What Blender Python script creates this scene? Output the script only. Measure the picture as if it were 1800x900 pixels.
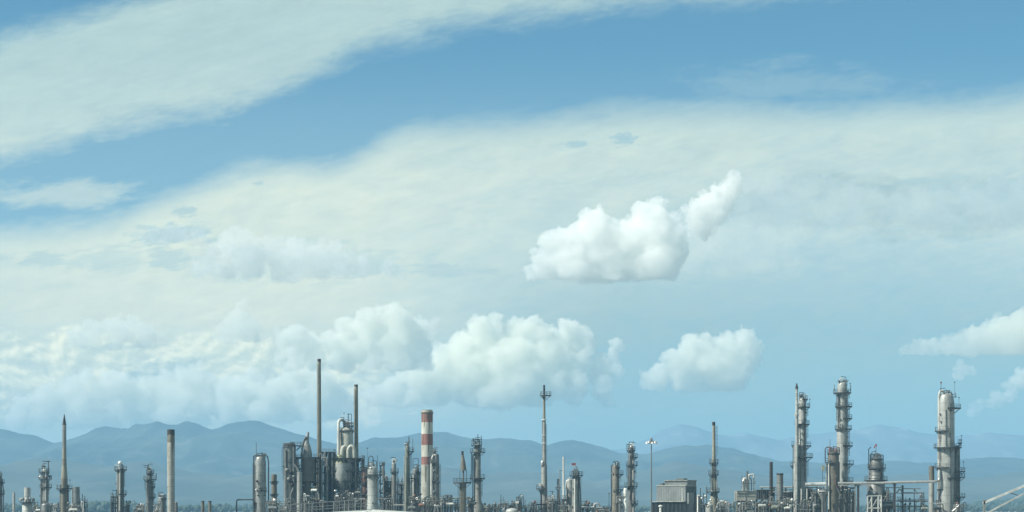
import bpy, bmesh, math, random
import numpy as np
from mathutils import Vector, noise as mnoise
R = math.radians
for o in list(bpy.data.objects):
    bpy.data.objects.remove(o)
scene = bpy.context.scene
COL = scene.collection

# ---------------------------------------------------------------- camera
FPX, HOR, CAMH = 3359.0, 892.0, 9.0        # focal length and horizon row in the 1800 x 900 frame, eye height
cd = bpy.data.cameras.new('camera')
cam = bpy.data.objects.new('camera', cd); COL.objects.link(cam)
cd.sensor_width = 36.0
cd.lens = 36.0 * FPX / 1800.0
cd.shift_y = (HOR - 450.0) / 1800.0
cd.clip_start, cd.clip_end = 1.0, 150000.0
cam.location = (0, 0, CAMH); cam.rotation_euler = (R(90), 0, 0)
scene.camera = cam

# ---------------------------------------------------------------- render and exposure
scene.render.engine = 'CYCLES'
vs = scene.view_settings
vs.view_transform, vs.look, vs.exposure, vs.gamma = 'Standard', 'None', 0.85, 1.0
vs.use_curve_mapping = False
cy = scene.cycles
cy.use_denoising = True
cy.max_bounces, cy.diffuse_bounces, cy.glossy_bounces, cy.transparent_max_bounces = 32, 3, 2, 8
cy.volume_bounces = 32
cy.sample_clamp_indirect = 8.0

# ---------------------------------------------------------------- sun
SUN_EL, SUN_AZ = 46.0, 250.0               # azimuth clockwise from the view direction: behind and to the left
ld = bpy.data.lights.new('sun', 'SUN'); sun = bpy.data.objects.new('sun', ld); COL.objects.link(sun)
ld.energy, ld.angle, ld.color = 5.0, R(0.5), (1.0, 0.95, 0.86)
to_sun = Vector((math.sin(R(SUN_AZ)) * math.cos(R(SUN_EL)), math.cos(R(SUN_AZ)) * math.cos(R(SUN_EL)), math.sin(R(SUN_EL))))
sun.rotation_euler = to_sun.to_track_quat('Z', 'Y').to_euler()
sun.location = to_sun * 200

# ---------------------------------------------------------------- world: Nishita sky with high cirrus sheets
world = bpy.data.worlds.new('World'); scene.world = world; world.use_nodes = True
nt = world.node_tree; nt.nodes.clear()
def nd(t, **kw):
    n = nt.nodes.new(t)
    for k, v in kw.items(): setattr(n, k, v)
    return n
def put(sock, v):
    if isinstance(v, bpy.types.NodeSocket): nt.links.new(v, sock)
    else: sock.default_value = v
def M(op, a, b=None, c=None, clamp=False):
    n = nd('ShaderNodeMath', operation=op, use_clamp=clamp)
    for i, v in enumerate((a, b, c)):
        if v is not None: put(n.inputs[i], v)
    return n.outputs[0]
def sstep(x, lo, hi, to0=0.0, to1=1.0):
    n = nd('ShaderNodeMapRange', interpolation_type='SMOOTHSTEP')
    for i, v in enumerate((x, lo, hi, to0, to1)): put(n.inputs[i], v)
    return n.outputs[0]
def fcurve(x, pts, xmax=18.0, ymax=9.0):
    n = nd('ShaderNodeFloatCurve'); c = n.mapping.curves[0]
    n.mapping.use_clip = False
    P = [(px / xmax, py / ymax) for px, py in pts]
    while len(c.points) < len(P): c.points.new(0.5, 0.5)
    for p, q in zip(c.points, P): p.location = q; p.handle_type = 'AUTO'
    n.mapping.update()
    put(n.inputs['Value'], M('DIVIDE', x, xmax))
    return M('MULTIPLY', n.outputs[0], ymax)
def vec(x, y, z=0.0):
    n = nd('ShaderNodeCombineXYZ')
    for i, v in enumerate((x, y, z)): put(n.inputs[i], v)
    return n.outputs[0]
def fbm(x, y, scale, detail=4.0, rough=0.55, dist=0.0, z=0.0):
    n = nd('ShaderNodeTexNoise', noise_dimensions='3D')
    put(n.inputs['Vector'], vec(x, y, z)); n.inputs['Scale'].default_value = scale
    n.inputs['Detail'].default_value = detail; n.inputs['Roughness'].default_value = rough
    n.inputs['Distortion'].default_value = dist
    return M('SUBTRACT', n.outputs['Fac'], 0.5)
def mixc(f, a, b):
    n = nd('ShaderNodeMix', data_type='RGBA', clamp_factor=True)
    put(n.inputs[0], f); put(n.inputs[6], a); put(n.inputs[7], b)
    return n.outputs[2]
def blob(cx, cy, rx, ry, nz, amt=1.0, soft=0.7):
    dx = M('DIVIDE', M('SUBTRACT', U, cx), rx); dy = M('DIVIDE', M('SUBTRACT', V, cy), ry)
    d = M('SQRT', M('ADD', M('MULTIPLY', dx, dx), M('MULTIPLY', dy, dy)))
    return sstep(M('ADD', d, M('MULTIPLY', nz, amt)), 1.0 + soft / 2, 1.0 - soft / 2)

sky = nd('ShaderNodeTexSky', sky_type='NISHITA', sun_disc=False)
sky.sun_elevation, sky.sun_rotation = R(SUN_EL), R(SUN_AZ)
sky.altitude, sky.air_density, sky.dust_density, sky.ozone_density = 1600.0, 1.0, 0.6, 1.6
geo = nd('ShaderNodeTexCoord'); sep = nd('ShaderNodeSeparateXYZ'); nt.links.new(geo.outputs['Generated'], sep.inputs[0])
fy = M('MAXIMUM', sep.outputs[1], 0.05)
U = M('MULTIPLY_ADD', M('DIVIDE', sep.outputs[0], fy), FPX / 100, 9.0)        # bearing, westward 18 units of sky
V = M('MULTIPLY_ADD', M('DIVIDE', sep.outputs[2], fy), -FPX / 100, HOR / 100)  # height above the horizon, downward
SKY_GAIN = 0.10
skyc = nd('ShaderNodeMix', data_type='RGBA', blend_type='MULTIPLY'); skyc.inputs[0].default_value = 1.0
nt.links.new(sky.outputs[0], skyc.inputs[6]); skyc.inputs[7].default_value = (0.340, 0.60, 0.595, 1)
base = skyc.outputs[2]
UV = (U, V)
n_big = fbm(U, M('MULTIPLY', V, 1.6), 0.55, 4.0, 0.6, 0.3)
n_mid = fbm(M('ADD', U, V), M('MULTIPLY', V, 2.2), 1.3, 6.0, 0.62, 0.4, 4.0)
n_fin = fbm(M('ADD', U, M('MULTIPLY', V, 1.4)), M('MULTIPLY', V, 3.0), 3.2, 6.0, 0.65, 0.3, 9.0)
nmix = M('ADD', M('MULTIPLY', n_big, 0.5), M('ADD', M('MULTIPLY', n_mid, 0.9), M('MULTIPLY', n_fin, 0.45)))
# upper sheet of cirrus
e1 = fcurve(U, [(0, 3.0), (1.3, 2.66), (2.6, 2.32), (4.0, 2.05), (5.0, 1.72), (6.2, 1.1), (7.5, .72), (9, .42), (11, .2), (13.5, 0), (18, -.6)])
t1 = fcurve(U, [(0, .62), (.5, .42), (1.0, .32), (1.6, .2), (2.4, 0), (5, -.5), (18, -1)])
d1 = M('SUBTRACT', M('ADD', e1, M('MULTIPLY', nmix, 0.62)), V)
c1 = M('MULTIPLY', sstep(d1, -0.22, 0.55), sstep(M('SUBTRACT', M('ADD', V, M('MULTIPLY', nmix, 0.5)), t1), -0.25, 0.35))
c1 = M('MULTIPLY', c1, M('ADD', 0.74, M('MULTIPLY', nmix, 0.30)))
# lower sheet of altostratus
e2 = fcurve(U, [(0, 3.85), (1.0, 3.82), (2.0, 3.66), (2.6, 3.4), (3.3, 3.18), (4.2, 2.86), (5.0, 2.72), (5.9, 2.72), (6.5, 2.42), (7.2, 2.1), (8, 2.03), (9, 2.0), (10, 1.88), (11, 1.76), (12, 1.74), (13, 1.74), (14.5, 1.78), (16, 1.66), (17, 1.62), (18, 1.5)])
d2 = M('SUBTRACT', V, M('ADD', e2, M('MULTIPLY', nmix, 0.55)))
c2 = sstep(d2, -0.25, 0.6)
thin = fcurve(V, [(0, .8), (2, .8), (3.0, .84), (4.0, .84), (4.8, .84), (5.6, .84), (6.5, .74), (7.3, .72), (9, .7)], 9.0, 1.0)
side = fcurve(U, [(0, 1.0), (4, 1.1), (6, 1.05), (9, .82), (12, .74), (15, .66), (18, .70)], 18.0, 1.0)
low = sstep(V, 1.2, 4.4)
side = M('ADD', 1.0, M('MULTIPLY', M('SUBTRACT', side, 1.0), low))
c2 = M('MULTIPLY', M('MULTIPLY', c2, thin), M('ADD', side, M('MULTIPLY', nmix, 0.55)))
c3 = M('MULTIPLY', blob(0.9, 3.42, 1.7, 0.24, nmix, 2.6, 1.5), 0.55)
c4 = M('MULTIPLY', blob(14.2, 1.5, 1.9, 0.3, nmix, 3.2, 1.8), 0.22)
dens = M('MAXIMUM', M('MAXIMUM', c1, c2), M('MAXIMUM', c3, c4), clamp=True)
cl_hi = mixc(sstep(V, 0.5, 4.0), (0.375, 0.455, 0.385, 1), mixc(sstep(V, 4.0, 6.0), (0.565, 0.575, 0.43, 1), mixc(sstep(U, 6.5, 11.0), (0.62, 0.60, 0.43, 1), (0.345, 0.365, 0.265, 1))))
front = sstep(sep.outputs[1], 0.05, 0.4)
dens = M('MAXIMUM', dens, M('MULTIPLY', sstep(V, 0.6, 2.6), 0.13))
dens = M('ADD', M('MULTIPLY', dens, front), M('MULTIPLY', 0.35, M('SUBTRACT', 1.0, front)))
bgs = nd('ShaderNodeVectorMath', operation='SCALE'); nt.links.new(base, bgs.inputs[0]); bgs.inputs['Scale'].default_value = SKY_GAIN
# billowed relief: the same noise read again a little nearer the sun tells lit flanks from shaded ones
def billow(ou, ov):
    x, y = M('ADD', U, ou), M('ADD', V, ov)
    a = fbm(x, M('MULTIPLY', y, 1.5), 0.85, 7.0, 0.58, 0.25, 21.0)
    return a
bl0 = billow(0.0, 0.0); bl1 = billow(-0.075, -0.085)
relief = M('SUBTRACT', bl0, bl1)
lit = sstep(relief, -0.10, 0.10)
gl = nd('ShaderNodeVectorMath', operation='SCALE'); nt.links.new(cl_hi, gl.inputs[0])
fib = fbm(M('ADD', M('MULTIPLY', U, 0.5), M('MULTIPLY', V, 0.9)), M('SUBTRACT', M('MULTIPLY', V, 5.0), M('MULTIPLY', U, -1.6)), 1.5, 7.0, 0.7, 0.6, 33.0)   # fibres drawn out along the sheet
put(gl.inputs['Scale'], M('ADD', 1.0, M('ADD', M('MULTIPLY', relief, 0.4), M('MULTIPLY', fib, 0.10))))
dens = M('ADD', dens, M('MULTIPLY', M('MULTIPLY', fib, 0.28), M('MULTIPLY', dens, M('SUBTRACT', 1.15, dens))), clamp=True)
out = mixc(dens, bgs.outputs[0], gl.outputs[0])
def bank(cover, thr, soft, dark, light, amt):
    global out
    d = M('MULTIPLY', M('MULTIPLY', sstep(M('ADD', M('ADD', bl0, M('MULTIPLY', n_fin, 0.25)), cover), thr - soft, thr + soft), amt), front)
    out = mixc(d, out, mixc(lit, dark, light))
# sunlit bank piled over the mountains at left, thinning to the right
lowb = M('MULTIPLY', sstep(V, 5.0, 6.3), sstep(V, 8.2, 7.2))
leftb = sstep(U, 9.5, 5.5)
bank(M('MULTIPLY', M('SUBTRACT', M('MULTIPLY', lowb, leftb), 1.0), 0.5), -0.04, 0.09, (0.50, 0.53, 0.39, 1), (0.98, 0.90, 0.60, 1), 0.8)
# broken grey blue band from the big cumulus to the right
bandc = blob(16.2, 3.55, 4.4, 0.75, n_mid, 0.9, 1.0)
bank(M('MULTIPLY', M('SUBTRACT', bandc, 1.0), 0.5), -0.03, 0.07, (0.20, 0.275, 0.275, 1), (0.34, 0.40, 0.345, 1), 0.6)
# shaded scraps of stratus hanging below the sheet
scr = None
n_tiny = fbm(U, M('MULTIPLY', V, 2.2), 9.0, 5.0, 0.6, 0.4, 41.0)
for (cx, cy_, rx, ry, a) in [(3.08, 4.12, .62, .17, .85), (2.9, 4.5, .35, .2, .7), (1.9, 4.55, .8, .2, .45), (.75, 4.53, .42, .12, .6), (-.1, 4.55, .3, .1, .5), (5.2, 4.6, 1.8, .3, .35), (6.4, 4.75, .9, .12, .6),
                             (8.0, 4.75, .7, .1, .5), (10.98, 2.43, .2, .1, 1.25), (10.15, 2.54, .18, .06, 1.1), (3.26, 3.72, .2, .08, .9), (4.55, 3.23, .1, .04, .8), (17.6, 3.3, .9, .3, .4), (16.1, 3.18, .35, .07, .6),
                             (2.9, 6.52, .6, .22, .55), (2.15, 6.09, .5, .05, .5), (11.6, 6.6, 2.2, .5, .25), (15.2, 5.2, 2.5, 1.0, .25)]:
    b = M('MULTIPLY', blob(cx, cy_, rx, ry, M('ADD', M('MULTIPLY', n_mid, 0.6), n_fin) if rx > .3 else M('ADD', n_tiny, M('MULTIPLY', n_fin, 0.5)), 3.4, 0.9), a)
    scr = b if scr is None else M('MAXIMUM', scr, b)
scr = M('MULTIPLY', M('MULTIPLY', scr, front), 0.62)
out = mixc(scr, out, (0.235, 0.34, 0.36, 1))
bg = nd('ShaderNodeBackground'); nt.links.new(out, bg.inputs[0]); bg.inputs[1].default_value = 1.0
wo = nd('ShaderNodeOutputWorld'); nt.links.new(bg.outputs[0], wo.inputs[0])
world.cycles.sampling_method = 'MANUAL'; world.cycles.sample_map_resolution = 512
# ================================================================ helpers
def sl(v):                                   # sRGB 0-255 to linear
    v = v / 255.0
    return v / 12.92 if v <= 0.04045 else ((v + 0.055) / 1.055) ** 2.4
def px(x, y, D):                             # a point D metres ahead seen at column x, row y of the photo
    return Vector(((x - 900.0) * D / FPX, D, CAMH + (HOR - y) * D / FPX))
def link(o, parent=None):
    COL.objects.link(o)
    if parent is not None: o.parent = parent
    return o
def tag(o, label=None, cat=None, group=None, kind=None):
    if label: o['label'] = label
    if cat: o['category'] = cat
    if group: o['group'] = group
    if kind: o['kind'] = kind
    return o
class MT:                                    # tiny material builder
    def __init__(s, name):
        s.m = bpy.data.materials.new(name); s.m.use_nodes = True; s.t = s.m.node_tree
        s.b = s.t.nodes['Principled BSDF']
    def n(s, t, **kw):
        q = s.t.nodes.new(t)
        for k, v in kw.items(): setattr(q, k, v)
        return q
    def l(s, a, b): s.t.links.new(a, b)
    def coord(s, sc=(1, 1, 1), out='Object'):
        c = s.n('ShaderNodeTexCoord'); mp = s.n('ShaderNodeMapping'); mp.inputs['Scale'].default_value = sc
        s.l(c.outputs[out], mp.inputs[0]); return mp.outputs[0]
    def noise(s, sc, scale, detail=4, rough=.6, out='Object'):
        q = s.n('ShaderNodeTexNoise'); s.l(s.coord(sc, out), q.inputs['Vector'])
        q.inputs['Scale'].default_value = scale; q.inputs['Detail'].default_value = detail; q.inputs['Roughness'].default_value = rough
        return q.outputs['Fac']
    def ramp(s, f, lo, hi):
        q = s.n('ShaderNodeMapRange'); s.l(f, q.inputs[0]); q.inputs[1].default_value = lo; q.inputs[2].default_value = hi
        return q.outputs[0]
    def mix(s, f, a, b, mode='MIX'):
        q = s.n('ShaderNodeMix', data_type='RGBA', blend_type=mode)
        for sock, v in ((q.inputs[0], f), (q.inputs[6], a), (q.inputs[7], b)):
            if isinstance(v, bpy.types.NodeSocket): s.l(v, sock)
            else: sock.default_value = (*v, 1) if isinstance(v, (tuple, list)) and len(v) == 3 else v
        return q.outputs[2]
    def done(s, col, rough=.6, metal=0.0):
        if isinstance(col, bpy.types.NodeSocket): s.l(col, s.b.inputs['Base Color'])
        else: s.b.inputs['Base Color'].default_value = (*col, 1)
        s.b.inputs['Roughness'].default_value = rough; s.b.inputs['Metallic'].default_value = metal
        return s.m
def grid_mesh(name, X, Y, Z, mat):
    ny, nx = X.shape
    co = np.stack([X, Y, Z], -1).reshape(-1, 3)
    i = np.arange(ny * nx).reshape(ny, nx)
    q = np.stack([i[:-1, :-1], i[:-1, 1:], i[1:, 1:], i[1:, :-1]], -1).reshape(-1, 4)
    me = bpy.data.meshes.new(name); me.from_pydata(co.tolist(), [], q.tolist()); me.materials.append(mat)
    for p in me.polygons: p.use_smooth = True
    return link(bpy.data.objects.new(name, me))
def fbm2(x, y, octv=5, ridged=False, seed=0.0):
    s = 0.0; a = 1.0; t = 0.0
    for k in range(octv):
        v = mnoise.noise(Vector((x * 2 ** k + seed, y * 2 ** k - seed * .7, seed * 1.3 + k * 7.1)))
        if ridged: v = 1.0 - 2.0 * abs(v)
        s += a * v; t += a; a *= 0.5
    return s / t

# ================================================================ ground
t = MT('plain_ground')
n1 = t.noise((1, 1, 1), .0035, 6); n2 = t.noise((1, 1, 1), .12, 5)
c = t.mix(t.ramp(n1, .38, .62), (.11, .115, .06), (.22, .19, .12))
c = t.mix(t.ramp(n2, .35, .7), c, (.15, .14, .12))
mat_ground = t.done(c, .95)
gx, gy = np.meshgrid(np.linspace(-11000, 11000, 45), np.concatenate([np.linspace(-1500, 1500, 13), np.linspace(2000, 14800, 27)]))
g = grid_mesh('ground', gx, gy, gx * 0.0, mat_ground); tag(g, kind='structure')
t = MT('plant_yard')
n1 = t.noise((1, 1, 1), .05, 6); n2 = t.noise((1, 1, 1), .9, 4)
c = t.mix(t.ramp(n1, .4, .62), (.16, .15, .135), (.27, .25, .22)); c = t.mix(t.ramp(n2, .5, .8), c, (.10, .10, .095))
yx, yy = np.meshgrid(np.linspace(-520, 520, 21), np.linspace(330, 1150, 17))
yard = grid_mesh('gravel_yard', yx, yy, yx * 0 + 0.02, t.done(c, .95)); tag(yard, kind='structure')

# ================================================================ mountains
def mountain_mat(name, a, b, rock, snow=0.0):
    t = MT(name)
    n1 = t.noise((1, 1, 1.6), .0022, 7, .65); n2 = t.noise((1, 1, 2.5), .008, 6, .65)
    c = t.mix(t.ramp(n1, .40, .62), a, b); c = t.mix(t.ramp(n2, .56, .95), c, rock)
    if snow:
        n3 = t.noise((1, 1, 1), .0035, 6, .7)
        ge = t.n('ShaderNodeNewGeometry'); sp = t.n('ShaderNodeSeparateXYZ'); t.l(ge.outputs['Position'], sp.inputs[0])
        hi = t.n('ShaderNodeMath', operation='MULTIPLY'); t.l(t.ramp(n3, .54, .72), hi.inputs[0]); t.l(t.ramp(sp.outputs[2], snow, snow + 180), hi.inputs[1])
        c = t.mix(hi.outputs[0], c, (.85, .86, .88))
    return t.done(c, .95)
def mountain_range(name, prof, D, front, back, mat, seed, rough, nx=420, ny=70, spread=5200.0):
    """A ridge D metres away whose crest follows prof, with spurs and gullies running down both flanks."""
    xs = np.linspace(-spread, spread, nx); ts = np.concatenate([np.linspace(-1, 0, ny), np.linspace(0, 1, ny // 3)[1:]])
    pxs = [p[0] for p in prof]; pys = [p[1] for p in prof]
    X = np.zeros((len(ts), nx)); Y = X.copy(); Z = X.copy()
    for j, x in enumerate(xs):
        wob = fbm2(x / 1400.0, seed, 3, seed=seed) * 260.0
        p = 900 + x * FPX / D
        crest = CAMH + (HOR - np.interp(p * D / (D + wob) + 900 * (1 - D / (D + wob)), pxs, pys)) * (D + wob) / FPX
        crest += fbm2(x / 210.0, seed * 3, 5, True, seed) * 15.0 * rough + fbm2(x / 70.0, seed * 5, 3, seed=seed) * 4.0 - 5.0
        for i, tt in enumerate(ts):
            y = D + wob * (1 - abs(tt)) + (tt * front if tt < 0 else tt * back)
            r = abs(tt)
            fall = (1 - r) ** 1.45 if tt < 0 else (1 - r) ** 1.1
            sp = fbm2(x / 900.0 + wob / 900, y / 2400.0, 6, True, seed)     # ridged spurs
            env = min(1.0, max(0.0, r - .015) * 3.0) * (1 - r) ** .6
            z = crest * fall + (sp - .25) * crest * .5 * rough * env
            X[i, j], Y[i, j], Z[i, j] = x, y, max(z, -2.0) - 2.0 * (r > .98)
    o = grid_mesh(name, X, Y, Z, mat); tag(o, kind='structure'); return o
FAR = [(-900, 790), (600, 800), (1000, 800), (1090, 790), (1140, 772), (1165, 757), (1195, 747), (1225, 752), (1260, 764), (1285, 768), (1310, 761), (1340, 769), (1370, 775), (1410, 766), (1470, 760), (1520, 752), (1548, 747), (1580, 752), (1620, 762), (1680, 768), (1740, 762), (1820, 768), (2300, 790), (2700, 800)]
MAIN = [(-900, 800), (-300, 770), (-120, 748), (-40, 750), (0, 755), (30, 763), (60, 767), (80, 776), (95, 781), (112, 777), (130, 770), (160, 757), (185, 750), (205, 754), (226, 756), (236, 748), (252, 749), (258, 747), (275, 742), (295, 747), (312, 748.5), (328, 742), (345, 746), (372, 755.5), (383, 752), (400, 745), (418, 741), (440, 740), (462, 745), (490, 753), (530, 765), (560, 774), (600, 782), (628, 778), (655, 769), (700, 769), (735, 764), (785, 760), (830, 768), (880, 770), (930, 777), (962, 785), (985, 778), (1005, 775), (1025, 777), (1052, 786), (1090, 799), (1125, 801), (1150, 796), (1175, 788), (1205, 785), (1245, 783), (1285, 789), (1330, 802), (1370, 812), (1420, 815), (1500, 818), (1560, 812), (1640, 812), (1720, 807), (1780, 806), (1850, 810), (2300, 830), (2700, 840)]
FOOT = [(-900, 850), (-100, 812), (0, 822), (60, 806), (120, 812), (190, 822), (260, 812), (340, 832), (420, 838), (520, 826), (610, 838), (700, 826), (780, 818), (860, 836), (940, 826), (1040, 846), (1140, 826), (1190, 814), (1280, 828), (1400, 840), (1500, 846), (1600, 836), (1720, 840), (1800, 832), (1900, 836), (2700, 850)]
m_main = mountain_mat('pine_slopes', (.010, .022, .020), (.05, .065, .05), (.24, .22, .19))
m_far = mountain_mat('alpine_slopes', (.09, .125, .15), (.14, .17, .19), (.21, .23, .25), 420.0)  # base colours lightened and blued, so part of the haze fading is painted in
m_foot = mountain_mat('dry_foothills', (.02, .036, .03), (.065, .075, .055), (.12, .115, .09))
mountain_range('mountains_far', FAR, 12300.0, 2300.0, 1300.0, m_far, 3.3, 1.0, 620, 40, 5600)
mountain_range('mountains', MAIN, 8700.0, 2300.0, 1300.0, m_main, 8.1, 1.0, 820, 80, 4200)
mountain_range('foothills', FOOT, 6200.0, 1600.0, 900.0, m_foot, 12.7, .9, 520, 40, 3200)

# ================================================================ haze: one box of even air
hz = MT('air'); hz.t.nodes.clear()
pv = hz.n('ShaderNodeVolumePrincipled'); mo = hz.n('ShaderNodeOutputMaterial'); hz.l(pv.outputs[0], mo.inputs['Volume'])
HAZE_D = 1.25e-4
pv.inputs['Color'].default_value = (0.268, 0.535, 0.76, 1); pv.inputs['Density'].default_value = HAZE_D
pv.inputs['Anisotropy'].default_value = 0.0
bm = bmesh.new(); bmesh.ops.create_cube(bm, size=1.0)
bmesh.ops.scale(bm, vec=(22400, 17000, 611), verts=bm.verts); bmesh.ops.translate(bm, vec=(0, 6700, 301.5), verts=bm.verts)
me = bpy.data.meshes.new('haze'); bm.to_mesh(me); bm.free(); me.materials.append(hz.m)
haze = link(bpy.data.objects.new('haze', me)); tag(haze, kind='stuff'); haze.display_type = 'WIRE'
# ================================================================ cumulus clouds: real bodies of drops far beyond the haze
def cloud_mat(name, col, dens):
    t = MT(name); t.t.nodes.clear()
    p = t.n('ShaderNodeVolumePrincipled'); o = t.n('ShaderNodeOutputMaterial'); t.l(p.outputs[0], o.inputs['Volume'])
    p.inputs['Color'].default_value = (*col, 1); p.inputs['Density'].default_value = dens; p.inputs['Anisotropy'].default_value = 0.0
    return t.m
def tex(name, size, depth):
    q = bpy.data.textures.new(name, 'CLOUDS'); q.noise_scale = size; q.noise_depth = depth; q.noise_basis = 'BLENDER_ORIGINAL'; return q
BALL = []
for k in (2, 3):
    bm = bmesh.new(); bmesh.ops.create_icosphere(bm, subdivisions=k, radius=1.0)
    BALL.append((np.array([v.co[:] for v in bm.verts]), np.array([[v.index for v in f.verts] for f in bm.faces]))); bm.free()
def cumulus(label, D, base, puffs, mat, seed, rag=1.0, vox=1.6, fill=.55, heads=5, flat=.12, frays=44, group='cumulus clouds over the mountains'):
    """A heap of rounded heads merged into one closed body with a flat base; rows and columns give bearing and height, D the distance."""
    rnd = random.Random(seed); m = D / FPX
    cx = sum(p[0] for p in puffs) / len(puffs)
    org = px(cx, base, D)
    allp = []
    def sprout(x, y, r, dy, lv):
        allp.append((x, y, r, dy))
        if lv == 0 or r < 5: return
        for k in range(heads if lv == 2 else 4):
            a = rnd.uniform(-.25, math.pi + .25); el = rnd.uniform(-1.1, .5); q = r * rnd.uniform(.28, .52)
            sprout(x + math.cos(a) * math.cos(el) * r * .86, y - math.sin(a) * math.cos(el) * r * .86, q, dy + math.sin(el) * r * .86, lv - 1)
    for (x, y, r) in puffs:
        dy = rnd.uniform(-.35, .35) * r
        sprout(x, y, r, dy, 2)
        if fill:
            yy = y + r * .8
            q = r
            while yy < base - r * .1 and q > r * (fill if fill > 0 else .3): allp.append((x + rnd.uniform(-.5, .5) * r, yy, q, dy + rnd.uniform(-.4, .4) * r)); yy += q * .8; q *= rnd.uniform(.8, 1.0)
    for k in range(frays):                      # torn shreds round the edge, thin enough to see through
        x, y, r, dy = rnd.choice(puffs)[:3] + (0,); a = rnd.uniform(0, 2 * math.pi)
        allp.append((x + math.cos(a) * r * rnd.uniform(.95, 1.15), min(base, y + math.sin(a) * r * 1.1), rnd.uniform(2.5, 6), rnd.uniform(-.6, .6) * r))
    vv, ff, nb = [], [], 0
    for (x, y, r, dy) in allp:
        bv, bf = BALL[1 if r > 12 else 0]
        p = bv * (r * m) + np.array(((x - cx) * m, dy * m, (base - y) * m))
        p[:, 2] = np.where(p[:, 2] < 0, p[:, 2] * flat, p[:, 2])
        vv.append(p); ff.append(bf + nb); nb += len(p)
    me = bpy.data.meshes.new('cumulus_cloud'); me.from_pydata(np.concatenate(vv).tolist(), [], np.concatenate(ff).tolist()); me.materials.append(mat)
    o = link(bpy.data.objects.new('cumulus_cloud', me)); o.location = org
    rm = o.modifiers.new('merge', 'REMESH'); rm.mode = 'VOXEL'; rm.voxel_size = vox * m; rm.use_smooth_shade = True
    for k, (s, a, dp) in enumerate(((30, 20, 2), (12, 16, 3), (5.5, 10.0, 4))):
        dm = o.modifiers.new('billow', 'DISPLACE'); dm.texture = tex('billow', s * m, dp); dm.strength = a * m * rag; dm.mid_level = .5; dm.texture_coords = 'LOCAL'
    rm = o.modifiers.new('clean', 'REMESH'); rm.mode = 'VOXEL'; rm.voxel_size = vox * m; rm.use_smooth_shade = True
    tag(o, label, 'cloud', group, 'thing')
    return o
CC = (.9995, .994, .925)
w1 = cloud_mat('cloud_bright', (.9995, .996, .970), .0070)
w2 = cloud_mat('cloud_far', CC, .0044)
w3 = cloud_mat('cloud_thin', CC, .0032)
w4 = cloud_mat('cloud_veil', CC, .0036)
cumulus('largest bright cumulus cloud with flat base, high right of centre', 20000, 490,
    [(936, 474, 12), (955, 458, 20), (975, 432, 22), (998, 420, 24), (1003, 458, 30), (1045, 404, 34), (1062, 445, 40), (1100, 425, 36), (1142, 388, 30), (1150, 432, 42), (1156, 360, 14), (1180, 446, 30), (1128, 462, 26), (1020, 425, 20), (1176, 398, 22)], w1, 1, fill=-1)
cumulus('bright leaning cumulus tuft beside the top of the largest cumulus', 20600, 440,
    [(1285, 329, 16), (1270, 340, 20), (1250, 352, 20), (1230, 372, 20), (1214, 384, 16), (1252, 385, 18), (1203, 372, 9), (1235, 402, 16), (1222, 396, 18), (1262, 366, 20), (1278, 352, 14)], w1, 2, rag=1.35, fill=False)
cumulus('broad cumulus bank rising to the right behind the red and white chimney', 36000, 712,
    [(655, 696, 14), (690, 684, 22), (735, 662, 28), (780, 640, 32), (816, 612, 30), (846, 582, 24), (868, 564, 12), (830, 655, 40), (890, 640, 42), (912, 585, 22), (935, 574, 16), (955, 586, 20), (998, 582, 20), (1030, 592, 14), (960, 622, 32), (1015, 612, 22), (930, 668, 34), (1000, 645, 26), (1058, 640, 20), (1082, 606, 10)], w2, 3)
cumulus('tall cumulus with piled heads above the two thin stacks', 34000, 650,
    [(585, 600, 18), (612, 584, 22), (648, 562, 22), (668, 547, 12), (700, 563, 24), (738, 577, 18), (764, 570, 8), (645, 604, 22), (695, 602, 26), (550, 604, 18), (515, 592, 18), (492, 590, 10), (735, 606, 20)], w2, 4)
cumulus('twin topped cumulus low in the sky left of the thin platformed stack', 33000, 684,
    [(1134, 662, 10), (1162, 656, 18), (1196, 636, 24), (1220, 608, 22), (1240, 592, 12), (1280, 610, 26), (1308, 597, 18), (1328, 614, 14), (1250, 640, 34), (1298, 645, 30), (1216, 660, 18)], w2, 5)
cumulus('small pale cumulus tower high over the soot topped chimney', 30000, 600, [(420, 562, 20), (426, 541, 9), (394, 582, 13), (440, 580, 16), (412, 580, 18), (378, 586, 7)], w3, 6)
cumulus('low flat pale cumulus at left above the pointed flare stack', 30000, 610, [(135, 590, 16), (168, 584, 20), (205, 576, 20), (235, 578, 20), (262, 590, 15), (284, 599, 8), (205, 594, 18)], w3, 7)
cumulus('long low cumulus bank along the mountains at left', 38000, 752,
    [(40, 716, 20), (85, 700, 24), (125, 684, 22), (165, 672, 20), (205, 690, 30), (250, 700, 30), (290, 680, 24), (325, 662, 18), (345, 650, 11), (360, 676, 24), (398, 690, 28), (310, 710, 30), (150, 712, 30), (430, 704, 28)], w4, 8, 1.2)
cumulus('bright cumulus heads between the soot topped chimney and the tallest thin stack', 35000, 738, [(398, 700, 18), (420, 680, 20), (442, 664, 15), (452, 688, 26), (480, 704, 28), (506, 680, 22), (530, 660, 20), (552, 650, 15), (560, 676, 24), (588, 694, 22), (610, 712, 14)], w2, 18, 1.2)
cumulus('pale grey cumulus band with soft flat base, in the middle of the sky at left', 21000, 490, [(352, 466, 12), (372, 446, 18), (400, 432, 22), (428, 418, 16), (440, 446, 26), (480, 436, 20), (520, 446, 24), (560, 452, 24), (600, 462, 20), (640, 466, 16), (680, 474, 11), (705, 480, 7), (590, 438, 12)], cloud_mat('cloud_grey', (.95, .955, .94), .0032), 19, 1.2)  # slightly grey drops: shade under the high sheet is put into the colour
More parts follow.
